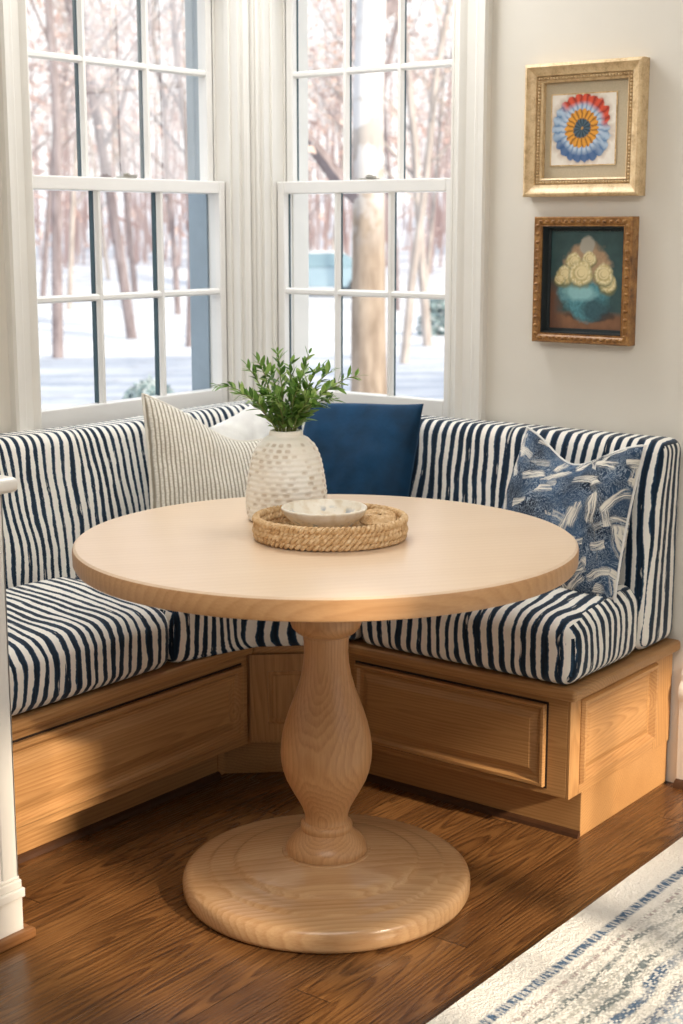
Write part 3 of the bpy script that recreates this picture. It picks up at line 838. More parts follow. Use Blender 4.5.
# green sprigs
def leaf_mat():
    m = NT('green leaves')
    oi = m.n('ObjectInfo', {}, 5)
    g = m.n('NewGeometry', {}, 'Random Per Island') if False else m.t.nodes.new('ShaderNodeNewGeometry').outputs['Random Per Island']
    c = m.ramp(g, [(0.0, srgb(70,108,44)), (0.5, srgb(122,160,74)), (1.0, srgb(182,204,124))])
    m.fin(c, 0.42, 0.5)
    tl = m.n('BsdfTranslucent', {0: c})
    mx = m.n('MixShader', {0: 0.4, 1: m.b.outputs[0], 2: tl})
    m.t.links.new(mx, m.out.inputs[0])
    return m.mat
M['leaf'] = leaf_mat()
M['stem'] = plain('green brown stem', srgb(120,126,70), 0.6)
bq = empty('greenery_bouquet', (VC[0], VC[1], VC[2]+0.05), 'leafy green sprigs standing in the cream vase', 'plant')
def leaf(mb, p, d, up, L, W, curl):
    d = d.normalized(); s = d.cross(up).normalized(); nrm = s.cross(d)
    rows = [(0,0.06),(0.2,0.62),(0.45,1.0),(0.7,0.78),(0.88,0.38),(1.0,0.0)]
    vs = []; fs = []
    for t, w in rows:
        c = p + d*(L*t) - nrm*(curl*L*t*t)
        vs += [c - s*(W*w/2) + nrm*0.12*W*w, c, c + s*(W*w/2) + nrm*0.12*W*w]
    for k in range(len(rows)-1):
        a = k*3
        fs += [(a, a+1, a+4, a+3), (a+1, a+2, a+5, a+4)]
    mb.add(vs, fs)
rt = Vector((cos(radians(37.7)), sin(radians(37.7)), 0)); fwd = Vector((-rt.y, rt.x, 0))
rnd = random.Random(21)
# (sideways reach, depth reach, height) of each sprig tip above the vase mouth
tips = [(-0.150,0.00,0.100),(-0.10,-0.05,0.085),(-0.085,0.04,0.135),(-0.06,-0.03,0.155),(-0.035,0.05,0.130),(-0.015,-0.03,0.172),(0.012,0.03,0.150),
        (0.035,-0.05,0.120),(0.050,0.02,0.165),(0.075,-0.02,0.140),(0.100,0.05,0.125),(0.118,-0.03,0.100),(0.158,0.01,0.118),(-0.02,-0.08,0.085),(0.065,-0.07,0.080),(0.02,0.00,0.095),(-0.05,0.0,0.08),(0.10,0.0,0.065)]
mouth = Vector((VC[0], VC[1], VC[2]+0.1965))
for (sx, sy, h) in tips:
    base_p = Vector((VC[0], VC[1], VC[2]+0.06)) + rt*(-sx*0.12) + fwd*(-sy*0.1)
    m0 = mouth + rt*max(-0.02, min(0.02, sx*0.22)) + fwd*max(-0.018, min(0.018, sy*0.3))
    tip = mouth + rt*sx + fwd*sy + Vector((0, 0, h))
    mid = m0.lerp(tip, 0.5) + Vector((0, 0, 0.030 + 0.15*abs(sx))) 
    pts = [base_p, base_p.lerp(m0, 0.5), m0]
    for k in range(1, 15):
        t = k/14
        q = m0*(1-t)**2 + mid*2*t*(1-t) + tip*t*t
        q += Vector((mnoise.noise(q*40), mnoise.noise(q*40+Vector((9,0,0))), 0))*0.004
        pts.append(q)
    mb = MB(); mb.tube(pts, [0.0017]*3 + [0.0016 - 0.0008*k/14 for k in range(1, 15)], 6)
    st = mb.build('sprig_stem', M['stem'], bq, smooth=True)
    lf = MB()
    nl = 19
    for k in range(nl):
        t = 0.04 + 0.96*k/(nl-1)
        f = 2 + t*14; i = min(int(f), len(pts)-2)
        q = pts[i].lerp(pts[i+1], f-i)
        d = (pts[i+1]-pts[i]).normalized()
        for sgn in ((1, -1) if k < nl-1 else (0,)):
            az = rnd.uniform(0, 2*pi)
            o_ = d.orthogonal().normalized(); o_ = (o_*cos(az) + d.cross(o_)*sin(az))
            dd = (d*rnd.uniform(0.5, 0.95) + o_*sgn*rnd.uniform(0.6, 1.0) + Vector((0,0,0.15)))
            L = rnd.uniform(0.020, 0.040)*(1.1-0.35*t)
            leaf(lf, q, dd, (Vector((0,0,1)) + Vector((rnd.uniform(-.6,.6), rnd.uniform(-.6,.6), 0))), L, L*rnd.uniform(0.28, 0.40), rnd.uniform(-0.1, 0.35))
    lf.build('sprig_leaves', M['leaf'], st, smooth=True)

# woven tray
def wicker_mat():
    m = NT('woven seagrass')
    n = m.noise(m.coord(), 90, 3); n2 = m.noise(m.coord(), 400, 2)
    g = m.t.nodes.new('ShaderNodeNewGeometry').outputs['Random Per Island']
    k = m.m('ADD', m.m('MULTIPLY', n, 0.7), m.m('MULTIPLY', n2, 0.3))
    c = m.ramp(k, [(0.25, srgb(150,106,62)), (0.45, srgb(206,168,120)), (0.7, srgb(238,212,172))])
    m.bump(n2, 0.4, 0.002)
    return m.fin(c, 0.75)
M['wicker'] = wicker_mat()
TRC = Vector((1.117, -1.052, TZ+0.001))
TRR = 0.152
def braid(mb, c, r, z, rad, turns, seg, oval=0.91):
    for s in (0, 1):
        pts = []
        for i in range(seg):
            a = 2*pi*i/seg
            ph = a*turns + s*pi
            rr = r + rad*0.62*cos(ph)
            q = c + rt*(rr*cos(a)) + fwd*(rr*sin(a)*oval)
            pts.append((q.x, q.y, c.z + z + rad*0.62*sin(ph)))
        mb.tube(pts, rad*0.66, 6, closed=True)
tray = empty('woven_tray', TRC, 'round woven seagrass tray in the middle of the table', 'tray')
mb = MB()
for k in range(4): braid(mb, TRC, TRR + (0.0025 if k % 2 else 0) - 0.001, 0.0085 + k*0.0112, 0.0070, 38 + 2*k, 460)
mb.build('tray_rim', M['wicker'], tray, smooth=True)
mb = MB()
for k in range(10): braid(mb, TRC, 0.010 + k*0.0140, 0.0072, 0.0066, max(3, int(4 + k*3.6)), 40 + k*30)
mb.build('tray_base', M['wicker'], tray, smooth=True)

# bowl on the tray
def bowl_mat():
    m = NT('speckled cream bowl glaze'); P = m.coord()
    x, y, z = m.xyz(P)
    n = m.noise(P, 45, 3)
    blot = m.mr(m.noise(P, 60, 2), 0.54, 0.62)
    inside = m.mr(m.m('SQRT', m.m('ADD', m.m('MULTIPLY', x, x), m.m('MULTIPLY', y, y))), 0.080, 0.070)
    c = m.mix(m.mr(n, 0.45, 0.7), srgb(248,240,226), srgb(228,212,186))
    c = m.mix(m.m('MULTIPLY', blot, m.m('MULTIPLY', inside, 0.8)), c, srgb(104,138,172))
    return m.fin(c, 0.35)
BC = (TRC.x - rt.x*0.012, TRC.y - rt.y*0.012, TZ + 0.0155)
bp = [(0.0,0.0),(0.042,0.0),(0.046,0.002),(0.047,0.006),(0.058,0.014),(0.072,0.025),(0.082,0.036),(0.0875,0.045),(0.089,0.049),(0.0875,0.0515),(0.0845,0.050),(0.080,0.040),(0.070,0.027),(0.056,0.016),(0.040,0.010),(0.0,0.008)]
mb = MB(); mb.lathe(smooth_prof(bp, 60), BC, 96, lambda r, z, a, j: r*(1+0.006*sin(a*5+1)+0.003*sin(a*11)))
o = mb.build('bowl', bowl_mat(), None, smooth=60, origin=BC); tag(o, 'shallow cream bowl with blue flecks resting in the woven tray', 'bowl')
# coiled coaster leaning in the tray beside the bowl
KC = TRC + rt*0.100 + fwd*0.040 + Vector((0, 0, 0.034))
mb = MB(); pts = []; rads = []
for i in range(170):
    a = 2*pi*i/22; r = 0.006 + i*0.00019
    pts.append((r*cos(a), r*sin(a), 0.004*sin(i*0.9)*0.3 + 0.008*(1-(r/0.038)**2))); rads.append(0.0036 + 0.0006*sin(i*1.7))
mb.tube(pts, rads, 6)
R3 = Matrix.Rotation(radians(37.7), 3, 'Z') @ Matrix.Rotation(radians(16), 3, 'X')
mb.v = [tuple(R3 @ Vector(v) + KC) for v in mb.v]
o = mb.build('coaster', M['wicker'], None, smooth=True, origin=KC); tag(o, 'small coiled rope coaster lying in the tray beside the bowl', 'coaster')

# ------------------------------------------------------------------ pictures
def gilt(name, hi_, mid, lo_, rough=0.38):
    m = NT(name); P = m.coord()
    n = m.noise(P, 40, 4, 0.65); n2 = m.noise(P, 220, 2)
    c = m.ramp(m.m('ADD', m.m('MULTIPLY', n, 0.75), m.m('MULTIPLY', n2, 0.25)), [(0.3, lo_), (0.5, mid), (0.72, hi_)])
    m.bump(n, 0.25, 0.003)
    return m.fin(c, rough, Metallic=0.08)
M['gold'] = gilt('pale gilt', srgb(236,212,170), srgb(220,190,144), srgb(176,142,98))
M['gold_dark'] = gilt('antique dark gilt', srgb(190,146,86), srgb(150,104,54), srgb(92,60,30), 0.42)
M['mat'] = plain('linen mat board', srgb(196,182,156), 0.9, 0.05, 300)
M['liner'] = plain('dark teal liner', srgb(34,42,44), 0.7, 0.1)

def disc_mask(m, x, y, cx, cy, rx, ry, soft, nz, amt):
    a = m.m('DIVIDE', m.m('SUBTRACT', x, cx), rx); b = m.m('DIVIDE', m.m('SUBTRACT', y, cy), ry)
    r = m.m('ADD', m.m('SQRT', m.m('ADD', m.m('MULTIPLY', a, a), m.m('MULTIPLY', b, b))), m.m('MULTIPLY', m.m('SUBTRACT', nz, 0.5), amt))
    return m.mr(r, 1+soft, 1-soft)
def rosette_mat():
    m = NT('watercolour rosette'); P = m.coord()
    x, y, z = m.xyz(P)
    nz = m.noise(P, 22, 3)
    X = m.m('DIVIDE', m.m('ADD', x, 0.004), 0.081); Z = m.m('DIVIDE', m.m('SUBTRACT', z, 0.003), 0.081)
    Xd = m.m('ADD', X, m.m('MULTIPLY', m.m('SUBTRACT', nz, 0.5), 0.34))
    r = m.m('SQRT', m.m('ADD', m.m('MULTIPLY', Xd, Xd), m.m('MULTIPLY', Z, Z)))
    a = m.m('ARCTAN2', Z, X)
    n1 = m.noise(P, 60, 3)
    pet = lambda k, ph: m.m('ABSOLUTE', m.m('SINE', m.m('ADD', m.m('MULTIPLY', a, k), m.m('ADD', ph, m.m('MULTIPLY', n1, 2.6)))))
    paper = m.mix(n1, srgb(244,238,228), srgb(232,222,210))
    red = m.m('MULTIPLY', m.mr(m.m('SINE', m.m('ADD', a, 0.35)), 0.30, 0.55), m.mr(m.m('ADD', r, m.m('MULTIPLY', nz, 0.2)), 0.72, 0.84))
    deep = m.mr(m.m('SINE', m.m('ADD', a, 0.2)), -0.35, -0.75)
    outer = m.mix(pet(11, 0.3), srgb(92,128,170), srgb(176,196,216))
    outer = m.mix(m.m('MULTIPLY', deep, 0.85), outer, srgb(52,88,140))
    outr = m.mix(red, outer, m.mix(pet(12, 1.2), srgb(150,44,34), srgb(222,88,60)))
    outr = m.mix(m.mr(r, 0.84, 0.66), outr, m.mix(pet(13, 0), srgb(120,150,186), srgb(190,204,220)))
    org = m.mix(m.m('POWER', pet(9, 0.1), 0.7), srgb(122,66,22), srgb(228,160,58))
    cen = m.mix(pet(6, 0.5), srgb(34,52,66), srgb(74,96,110))
    c = m.mix(m.mr(m.m('ADD', r, m.m('MULTIPLY', pet(11, 0.3), -0.06)), 0.56, 0.52), outr, org)
    c = m.mix(m.mr(m.m('ADD', r, m.m('MULTIPLY', pet(9, 0.1), -0.05)), 0.28, 0.24), c, cen)
    c = m.mix(m.mr(r, 0.06, 0.03), c, srgb(200,150,80))
    edge = m.m('ADD', r, m.m('ADD', m.m('MULTIPLY', pet(11, 0.3), -0.08), m.m('MULTIPLY', m.m('SUBTRACT', nz, 0.5), 0.2)))
    halo = m.mr(edge, 1.16, 0.98)
    paper = m.mix(m.m('MULTIPLY', halo, 0.55), paper, srgb(176,150,126))
    c = m.mix(m.mr(edge, 1.0, 0.95), paper, c)
    return m.fin(c, 0.8)
def still_mat():
    m = NT('oil still life'); P = m.coord()
    x, y, z = m.xyz(P)
    nz = m.noise(P, 34, 4); n2 = m.noise(P, 120, 3)
    X = m.m('DIVIDE', x, 0.104); Z = m.m('DIVIDE', z, 0.124)
    bg = m.mix(nz, srgb(38,62,66), srgb(66,98,98))
    bg = m.mix(m.mr(Z, -0.62, -0.74), bg, m.mix(nz, srgb(108,74,52), srgb(150,106,76)))
    c = m.mix(m.m('MULTIPLY', m.mr(m.m('ADD', X, m.m('MULTIPLY', nz, 0.4)), -0.45, -0.7), m.mr(Z, 0.1, -0.3)), bg, srgb(112,78,62))
    E_ = lambda cx, cy, rx, ry, amt=0.75, soft=0.14: disc_mask(m, X, Z, cx, cy, rx, ry, soft, nz, amt)
    c = m.mix(m.m('MULTIPLY', E_(0.12, -0.72, 0.66, 0.12), 0.8), c, srgb(56,44,38))
    c = m.mix(E_(0.0, 0.30, 0.60, 0.46), c, m.mix(n2, srgb(150,120,92), srgb(196,164,130)))
    c = m.mix(E_(0.0, 0.70, 0.20, 0.20), c, srgb(176,170,156))
    c = m.mix(E_(-0.46, -0.24, 0.34, 0.24), c, m.mix(n2, srgb(52,104,116), srgb(120,170,178)))
    c = m.mix(E_(0.02, -0.42, 0.55, 0.42), c, m.mix(n2, srgb(34,92,106), srgb(104,166,176)))
    c = m.mix(m.m('MULTIPLY', E_(0.26, -0.60, 0.36, 0.24, 0.8, 0.3), 0.7), c, srgb(34,56,66))
    c = m.mix(m.m('MULTIPLY', E_(-0.16, -0.26, 0.40, 0.16, 0.9, 0.3), 0.7), c, srgb(158,206,208))
    for (fx, fz, fr) in ((-0.36,0.38,0.20),(0.06,0.44,0.18),(-0.62,0.10,0.22),(-0.74,0.02,0.14),(0.58,-0.04,0.22),(0.46,0.12,0.24),(-0.16,0.14,0.30)):
        c = m.mix(m.m('MULTIPLY', E_(fx, fz-0.04, fr*1.12, fr*0.95), 0.85), c, srgb(116,116,78))
        c = m.mix(E_(fx, fz, fr, fr*0.85), c, m.mix(m.mr(n2, 0.4, 0.6), srgb(206,188,134), srgb(236,222,178)))
        for q in (0.68, 0.36):
            c = m.mix(m.m('MULTIPLY', E_(fx, fz, fr*q, fr*q*0.8, 0.3), 0.55), c, srgb(168,150,96))
            c = m.mix(E_(fx+fr*0.06, fz+fr*0.05, fr*q*0.86, fr*q*0.68, 0.3), c, srgb(232,216,168))
    m.bump(n2, 0.3, 0.002)
    return m.fin(c, 0.4)

def frame_ring(mb, x0, x1, z0, z1, prof):
    """prof: (inset, height from wall); mitred picture-frame moulding on the y=0 wall"""
    vs = []
    for ins, h in prof:
        for (a, b) in ((x0+ins, z0+ins), (x1-ins, z0+ins), (x1-ins, z1-ins), (x0+ins, z1-ins)): vs.append((a, -h, b))
    fs = []
    n = len(prof)
    for k in range(n):
        l = (k+1) % n
        for i in range(4):
            j = (i+1) % 4
            fs.append((k*4+i, k*4+j, l*4+j, l*4+i))
    mb.add(vs, fs)
def rect(x0, x1, z0, z1, y, th=0.002):
    mb = MB(); mb.box((x0, y-th, z0), (x1, y, z1)); return mb

# upper picture
f1 = empty('framed_picture', (1.118, -0.002, 1.657), 'square gilt frame with beaded edge around a colourful flower rosette', 'picture', 'framed pictures on the wall')
X0, X1, Z0, Z1 = 0.952, 1.281, 1.493, 1.821
mb = MB(); frame_ring(mb, X0, X1, Z0, Z1, [(0.0,0.002),(0.0,0.036),(0.003,0.040),(0.008,0.042),(0.011,0.038),(0.024,0.032),(0.029,0.030),(0.0305,0.021),(0.0405,0.021),(0.0415,0.026),(0.046,0.022),(0.046,0.002)])
mb.build('frame_moulding', M['gold'], f1, smooth=30, origin=(1.118,0,1.657))
mb = MB()
bxs = []
a0, a1, b0, b1 = X0+0.0355, X1-0.0355, Z0+0.0355, Z1-0.0355
nb = 30
for i in range(nb):
    t = i/nb
    bxs += [(a0+(a1-a0)*t, b0), (a1, b0+(b1-b0)*t), (a1-(a1-a0)*t, b1), (a0, b1-(b1-b0)*t)]
for (bx_, bz_) in bxs:
    mb.lathe([(0.0,-0.0036),(0.0027,-0.0025),(0.0037,0),(0.0027,0.0025),(0,0.0036)], (bx_, -0.0245, bz_), 8)
mb.build('beading', M['gold'], f1, smooth=80)
rect(X0+0.0465, X1-0.0465, Z0+0.0465, Z1-0.0465, -0.006).build('mat_board', M['mat'], f1)
rc = (1.108, -0.0085, 1.658)
mb = rect(1.108-0.090, 1.108+0.090, 1.658-0.086, 1.658+0.086, -0.0085, 0.0012)
mb.build('artwork', rosette_mat(), f1, origin=rc)
mb = MB(); frame_ring(mb, 1.108-0.093, 1.108+0.093, 1.658-0.089, 1.658+0.089, [(0,0.0082),(0,0.0105),(0.003,0.0105),(0.003,0.0082)])
mb.build('mat_bevel', M['gold'], f1)
# lower picture
f2 = empty('framed_picture', (1.128, -0.002, 1.283), 'dark gilt frame around a still life of cream flowers in a teal vase', 'picture', 'framed pictures on the wall')
X0, X1, Z0, Z1 = 0.988, 1.268, 1.124, 1.443
mb = MB(); frame_ring(mb, X0, X1, Z0, Z1, [(0.0,0.002),(0.0,0.034),(0.003,0.038),(0.010,0.036),(0.016,0.038),(0.021,0.034),(0.024,0.036),(0.024,0.002)])
mb.build('frame_moulding', M['gold_dark'], f2, smooth=30, origin=(1.128,0,1.283))
mb = MB()
rr = random.Random(3)
for (p0, p1) in (((X0+0.012,Z0+0.012),(X1-0.012,Z0+0.012)),((X1-0.012,Z0+0.012),(X1-0.012,Z1-0.012)),((X1-0.012,Z1-0.012),(X0+0.012,Z1-0.012)),((X0+0.012,Z1-0.012),(X0+0.012,Z0+0.012))):
    for i in range(14):
        t = (i+0.5)/14
        cx, cz = p0[0]+(p1[0]-p0[0])*t, p0[1]+(p1[1]-p0[1])*t
        mb.lathe([(0.0,-0.005),(0.005,-0.0035),(0.0075+rr.uniform(-.001,.001),0),(0.005,0.0035),(0,0.005)], (cx, -0.0350, cz), 7)
mb.build('carved_leaves', M['gold_dark'], f2, smooth=80)
mb = MB(); frame_ring(mb, X0+0.024, X1-0.024, Z0+0.024, Z1-0.024, [(0,0.002),(0,0.032),(0.003,0.032),(0.005,0.010),(0.012,0.009),(0.012,0.002)])
mb.build('inner_liner', M['liner'], f2)
cz = (Z0+Z1)/2; cx = (X0+X1)/2
mb = rect(X0+0.0362, X1-0.0362, Z0+0.0362, Z1-0.0362, -0.004)
mb.build('artwork', still_mat(), f2, origin=(cx, -0.005, cz))

# ------------------------------------------------------------------ rug
def rug_mat():
    m = NT('woven cream and blue rug'); P = m.coord()
    x, y, z = m.xyz(P)
    nz = m.noise(P, 7, 2); n2 = m.noise(P, 70, 2); n3 = m.noise(P, 260, 2)
    # hand knotted grid: knot rows along y
    kx = m.m('FLOOR', m.m('MULTIPLY', x, 230)); ky = m.m('FLOOR', m.m('MULTIPLY', y, 140))
    kn = m.n('TexWhiteNoise', {'Vector': m.comb(kx, ky, 0)}, 0, noise_dimensions='2D')
    dd = m.m('ADD', x, m.m('MULTIPLY', m.m('SUBTRACT', n2, 0.5), 0.010))
    dw = m.m('ADD', dd, m.m('ADD', m.m('MULTIPLY', m.m('SINE', m.m('MULTIPLY', y, 13.0)), 0.012), m.m('MULTIPLY', m.m('SUBTRACT', nz, 0.5), 0.05)))
    dash = m.mr(m.noise(m.comb(m.m('MULTIPLY', x, 0.35), y, 0.0), 120, 2), 0.46, 0.54)
    cream = m.mix(n2, srgb(222,219,212), srgb(240,238,232))
    band = lambda s, c, w: m.mr(m.m('ABSOLUTE', m.m('SUBTRACT', s, c)), w, w*0.55)
    blue = srgb(62,94,126); navy = srgb(38,58,88); grey = srgb(104,116,120); sand = srgb(178,178,170)
    c = cream
    field = m.mr(x, 0.11, 0.12)
    c = m.mix(m.m('MULTIPLY', field, m.mr(kn, 0.45, 0.75, 0, 0.42)), c, sand)
    c = m.mix(m.m('MULTIPLY', m.m('MULTIPLY', field, m.mr(nz, 0.50, 0.62)), m.mr(kn, 0.35, 0.5, 0, 0.32)), c, grey)
    c = m.mix(m.m('MULTIPLY', band(dd, 0.088, 0.014), m.mr(dash, 0, 1, 0.35, 0.95)), c, blue)
    c = m.mix(m.m('MULTIPLY', band(dd, 0.128, 0.006), m.m('MULTIPLY', dash, 0.55)), c, srgb(120,92,96))
    for cpos, w, col, amt in ((0.165,0.009,grey,0.85),(0.195,0.006,sand,0.8),(0.225,0.011,grey,0.9),(0.262,0.013,blue,0.9),(0.31,0.016,navy,0.85),(0.375,0.012,blue,0.7),(0.43,0.01,grey,0.7),(0.50,0.016,blue,0.85),(0.57,0.012,navy,0.8),(0.66,0.012,blue,0.8),(0.80,0.014,navy,0.8),(0.95,0.014,blue,0.8)):
        c = m.mix(m.m('MULTIPLY', band(dw, cpos, w), m.m('MULTIPLY', m.mr(kn, 0.25, 0.55, 0.3, 1), m.m('MULTIPLY', m.mr(nz, 0.35, 0.5, 0.3, 1), amt))), c, col)
    c = m.mix(m.m('MULTIPLY', m.mr(x, 0.30, 0.36), m.mr(kn, 0.35, 0.7, 0.1, 0.7)), c, srgb(150,174,198))
    hgt = m.m('ADD', m.m('MULTIPLY', kn, 0.5), m.m('ADD', n3, n2))
    m.bump(hgt, 0.7, 0.006)
    return m.fin(c, 0.95, 0.1)
rx0, rx1, ry0, ry1 = 1.602, 3.9, -4.2, -0.16
mb = MB()
nx, ny = 40, 160
vs = []; fs = []
for i in range(nx+1):
    for j in range(ny+1):
        fx = (i/nx)**1.6; px = rx0 + (rx1-rx0)*fx; py = ry0 + (ry1-ry0)*j/ny
        if i == 0: px += 0.004*mnoise.noise(Vector((0, py*9, 0)))
        edge = 0.004 if i in (0, nx) or j in (0, ny) else 0.013
        vs.append((px, py, edge + 0.0015*mnoise.noise(Vector((px*9, py*9, 0)))))
for i in range(nx):
    for j in range(ny):
        a = i*(ny+1)+j; fs.append((a, a+ny+1, a+ny+2, a+1))
mb.add(vs, fs)
nb_ = len(vs)
border = [j for j in range(ny+1)] + [i*(ny+1)+ny for i in range(1, nx+1)] + [nx*(ny+1)+j for j in range(ny-1, -1, -1)] + [i*(ny+1) for i in range(nx-1, 0, -1)]
mb.v += [(vs[b][0], vs[b][1], 0.001) for b in border]
L = len(border)
for k in range(L): mb.f.append((border[k], border[(k+1) % L], nb_ + (k+1) % L, nb_ + k))
mb.f.append(tuple(nb_ + k for k in range(L)))
o = mb.build('rug', rug_mat(), None, smooth=True, origin=(rx0, -1.0, 0)); tag(o, 'cream woven rug with blue dashed bands on the oak floor', 'rug')

# ------------------------------------------------------------------ outside
GZ = -0.75
def snow_mat():
    m = NT('snow'); P = m.coord()
    n = m.noise(P, 0.35, 4); n2 = m.noise(P, 2.2, 3)
    c = m.mix(m.mr(n, 0.45, 0.62), srgb(216,219,226), srgb(188,193,204))
    c = m.mix(m.m('MULTIPLY', m.mr(n2, 0.58, 0.70), 0.5), c, srgb(150,138,132))
    x, y, z = m.xyz(P)
    # cleared drive: a band of wet blue grey snow running past the house
    d = m.m('ABSOLUTE', m.m('ADD', m.m('SUBTRACT', x, y), m.m('ADD', 24.0, m.m('MULTIPLY', n, 1.5))))
    tr = m.noise(m.comb(m.m('MULTIPLY', m.m('SUBTRACT', x, y), 1.0), m.m('MULTIPLY', m.m('ADD', x, y), 0.06), 0), 1.6, 3)
    c = m.mix(m.m('MULTIPLY', m.mr(d, 4.4, 3.6), m.mr(tr, 0.35, 0.65, 0.35, 1.0)), c, srgb(140,150,168))
    m.bump(n2, 0.5, 0.2)
    return m.fin(c, 0.9)
mb = MB(); vs = []; fs = []
NX, NY = 60, 60
for i in range(NX+1):
    for j in range(NY+1):
        px = -90 + 110*i/NX; py = -25 + 125*j/NY
        dist = sqrt((px-3)**2 + (py+3.5)**2)
        z = GZ + 0.25*mnoise.noise(Vector((px*0.12, py*0.12, 0)))*min(1, max(0, (dist-12)/10)) + max(0, dist-52)*0.07
        vs.append((px, py, z))
for i in range(NX):
    for j in range(NY):
        a = i*(NY+1)+j; fs.append((a, a+NY+1, a+NY+2, a+1))
mb.add(vs, fs)
o = mb.build('ground', snow_mat(), None, smooth=True); tag(o, 'snow covered ground outside the windows', None, kind='structure')
def ground_z(px, py):
    dist = sqrt((px-3)**2 + (py+3.5)**2)
    return GZ + 0.25*mnoise.noise(Vector((px*0.12, py*0.12, 0)))*min(1, max(0, (dist-12)/10)) + max(0, dist-52)*0.07
def out_at(px, dist):
    """place on the ground: bearing (degrees left of the y axis seen from the room) and distance"""
    a = radians(37.7) - math.atan((px-341.5)/1527)
    x = CAM[0] - sin(a)*dist; y = CAM[1] + cos(a)*dist
    return x, y, ground_z(x, y)
def bark_mat(name, lo_, hi_, patch=None, vs=0.25):
    m = NT(name); P = m.coord()
    n = m.noise(m.map(P, scale=(1,1,vs)), 9, 4, 0.6)
    c = m.mix(m.mr(n, 0.35, 0.65), lo_, hi_)
    if patch:
        x, y, z = m.xyz(P)
        pm = m.mr(m.noise(P, 4.5, 3), 0.42, 0.50)
        c = m.mix(m.m('MULTIPLY', pm, m.mr(z, 1.9, 3.1, 0.0, 1.0)), c, patch)
        c = m.mix(m.m('MULTIPLY', m.mr(z, 2.2, 3.6), 0.75), c, patch)
    return m.fin(c, 0.9, 0.1)
M['bark'] = bark_mat('grey brown bark', srgb(116,106,108), srgb(150,140,142))  # outdoor haze and overexposure lightened into the bark colours
M['bark2'] = bark_mat('hazed pinkish bark', srgb(150,142,138), srgb(182,174,170))
M['bark_syc'] = bark_mat('sycamore bark', srgb(126,112,100), srgb(164,150,136), srgb(206,206,208))
def twig_mat(name, cols):
    m = NT(name)
    g = m.t.nodes.new('ShaderNodeNewGeometry').outputs['Random Per Island']
    return m.fin(m.ramp(g, cols), 0.9, 0.1)
M['twig'] = twig_mat('winter leaves and twig tips', [(0, srgb(160,134,124)), (0.5, srgb(196,172,162)), (1, srgb(220,206,198))])  # haze put into the pale twig colours
M['twig2'] = twig_mat('hazed far twigs', [(0, srgb(174,148,144)), (0.5, srgb(198,178,174)), (1, srgb(216,202,198))])

def grow(mb, lf, p, d, r, L, depth, rg, leafiness, spread=0.7):
    n = 5 if depth < 2 else 4
    pts = [p]; rads = [r]
    q = p.copy(); dd = d.copy()
    for k in range(n):
        dd = (dd + Vector((rg.uniform(-1,1), rg.uniform(-1,1), rg.uniform(-0.4,0.8)))*(0.10 if depth == 0 else 0.20)).normalized()
        q = q + dd*(L/n); pts.append(q.copy()); rads.append(max(0.004, r*(1 - (0.45 if depth == 0 else 0.65)*(k+1)/n)))
    mb.tube(pts, rads, 7 if depth == 0 else (4 if depth == 1 else 3), cap=False)
    if depth >= 3:
        for _ in range(leafiness):
            c = pts[rg.randint(1, n)] + Vector((rg.uniform(-1,1), rg.uniform(-1,1), rg.uniform(-1,1)))*0.35
            e = Vector((rg.uniform(-1,1), rg.uniform(-1,1), rg.uniform(-1,1))).normalized()
            f = e.orthogonal().normalized(); s = rg.uniform(0.03, 0.075)
            lf.add([c-e*s, c+f*s*0.5, c+e*s, c-f*s*0.5], [(0,1,2,3)])
        return
    nb = (9, 5, 4)[depth]
    for k in range(nb):
        t = (0.30 + 0.7*(k+0.5)/nb) if depth == 0 else (0.25 + 0.75*(k+0.5)/nb)
        i = min(int(t*n), n-1); q = pts[i].lerp(pts[i+1], t*n-i)
        az = rg.uniform(0, 2*pi)
        o_ = Vector((cos(az), sin(az), 0))
        nd = (dd*rg.uniform(0.35, 0.8) + o_*spread + Vector((0,0,0.25))).normalized()
        if depth > 0: nd = (dd*0.9 + Vector((rg.uniform(-1,1), rg.uniform(-1,1), rg.uniform(-0.5,0.9)))*0.8).normalized()
        grow(mb, lf, q, nd, rads[i]*rg.uniform(0.32, 0.5), L*rg.uniform(0.36, 0.55)*(0.75 if depth == 0 else 1.0), depth+1, rg, leafiness, spread)
protos = []
def tree_meshes(seed, height, rad, leafiness, mt, ml):
    rg = random.Random(seed); mb = MB(); lf = MB()
    grow(mb, lf, Vector((0,0,-0.3)), Vector((rg.uniform(-.06,.06), rg.uniform(-.06,.06), 1)), rad, height, 0, rg, leafiness)
    a = mb.build('trunk', mt, None, smooth=True); b = lf.build('twigs', ml, None)
    return a.data, b.data, a, b
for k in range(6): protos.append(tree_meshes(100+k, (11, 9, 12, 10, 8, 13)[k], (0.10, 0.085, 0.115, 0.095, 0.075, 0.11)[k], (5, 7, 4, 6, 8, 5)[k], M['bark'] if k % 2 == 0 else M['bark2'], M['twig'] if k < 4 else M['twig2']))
def put_tree(k, loc, rz, sc, label, group):
    t = empty('bare_tree', loc, label, 'tree', group)
    t.rotation_euler = (0, 0, rz); t.scale = (sc, sc, sc)
    for nm, me in (('trunk', protos[k][0]), ('twigs', protos[k][1])):
        c = bpy.data.objects.new(nm, me); COL.objects.link(c); c.parent = t
        if nm == 'twigs': c['kind'] = 'stuff'
    return t
for q in protos:
    for x in q[2:]: bpy.data.objects.remove(x)
rg = random.Random(77)
put_tree(0, out_at(53, 25), 0.4, 0.95, 'dark bare tree standing in snow behind the left column of left window panes', 'single winter trees')
put_tree(2, out_at(131, 31), 1.4, 1.0, 'bare tree behind the middle column of left window panes', 'single winter trees')
put_tree(4, out_at(187, 27), 2.0, 1.1, 'leaning bare tree behind the right column of left window panes', 'single winter trees')
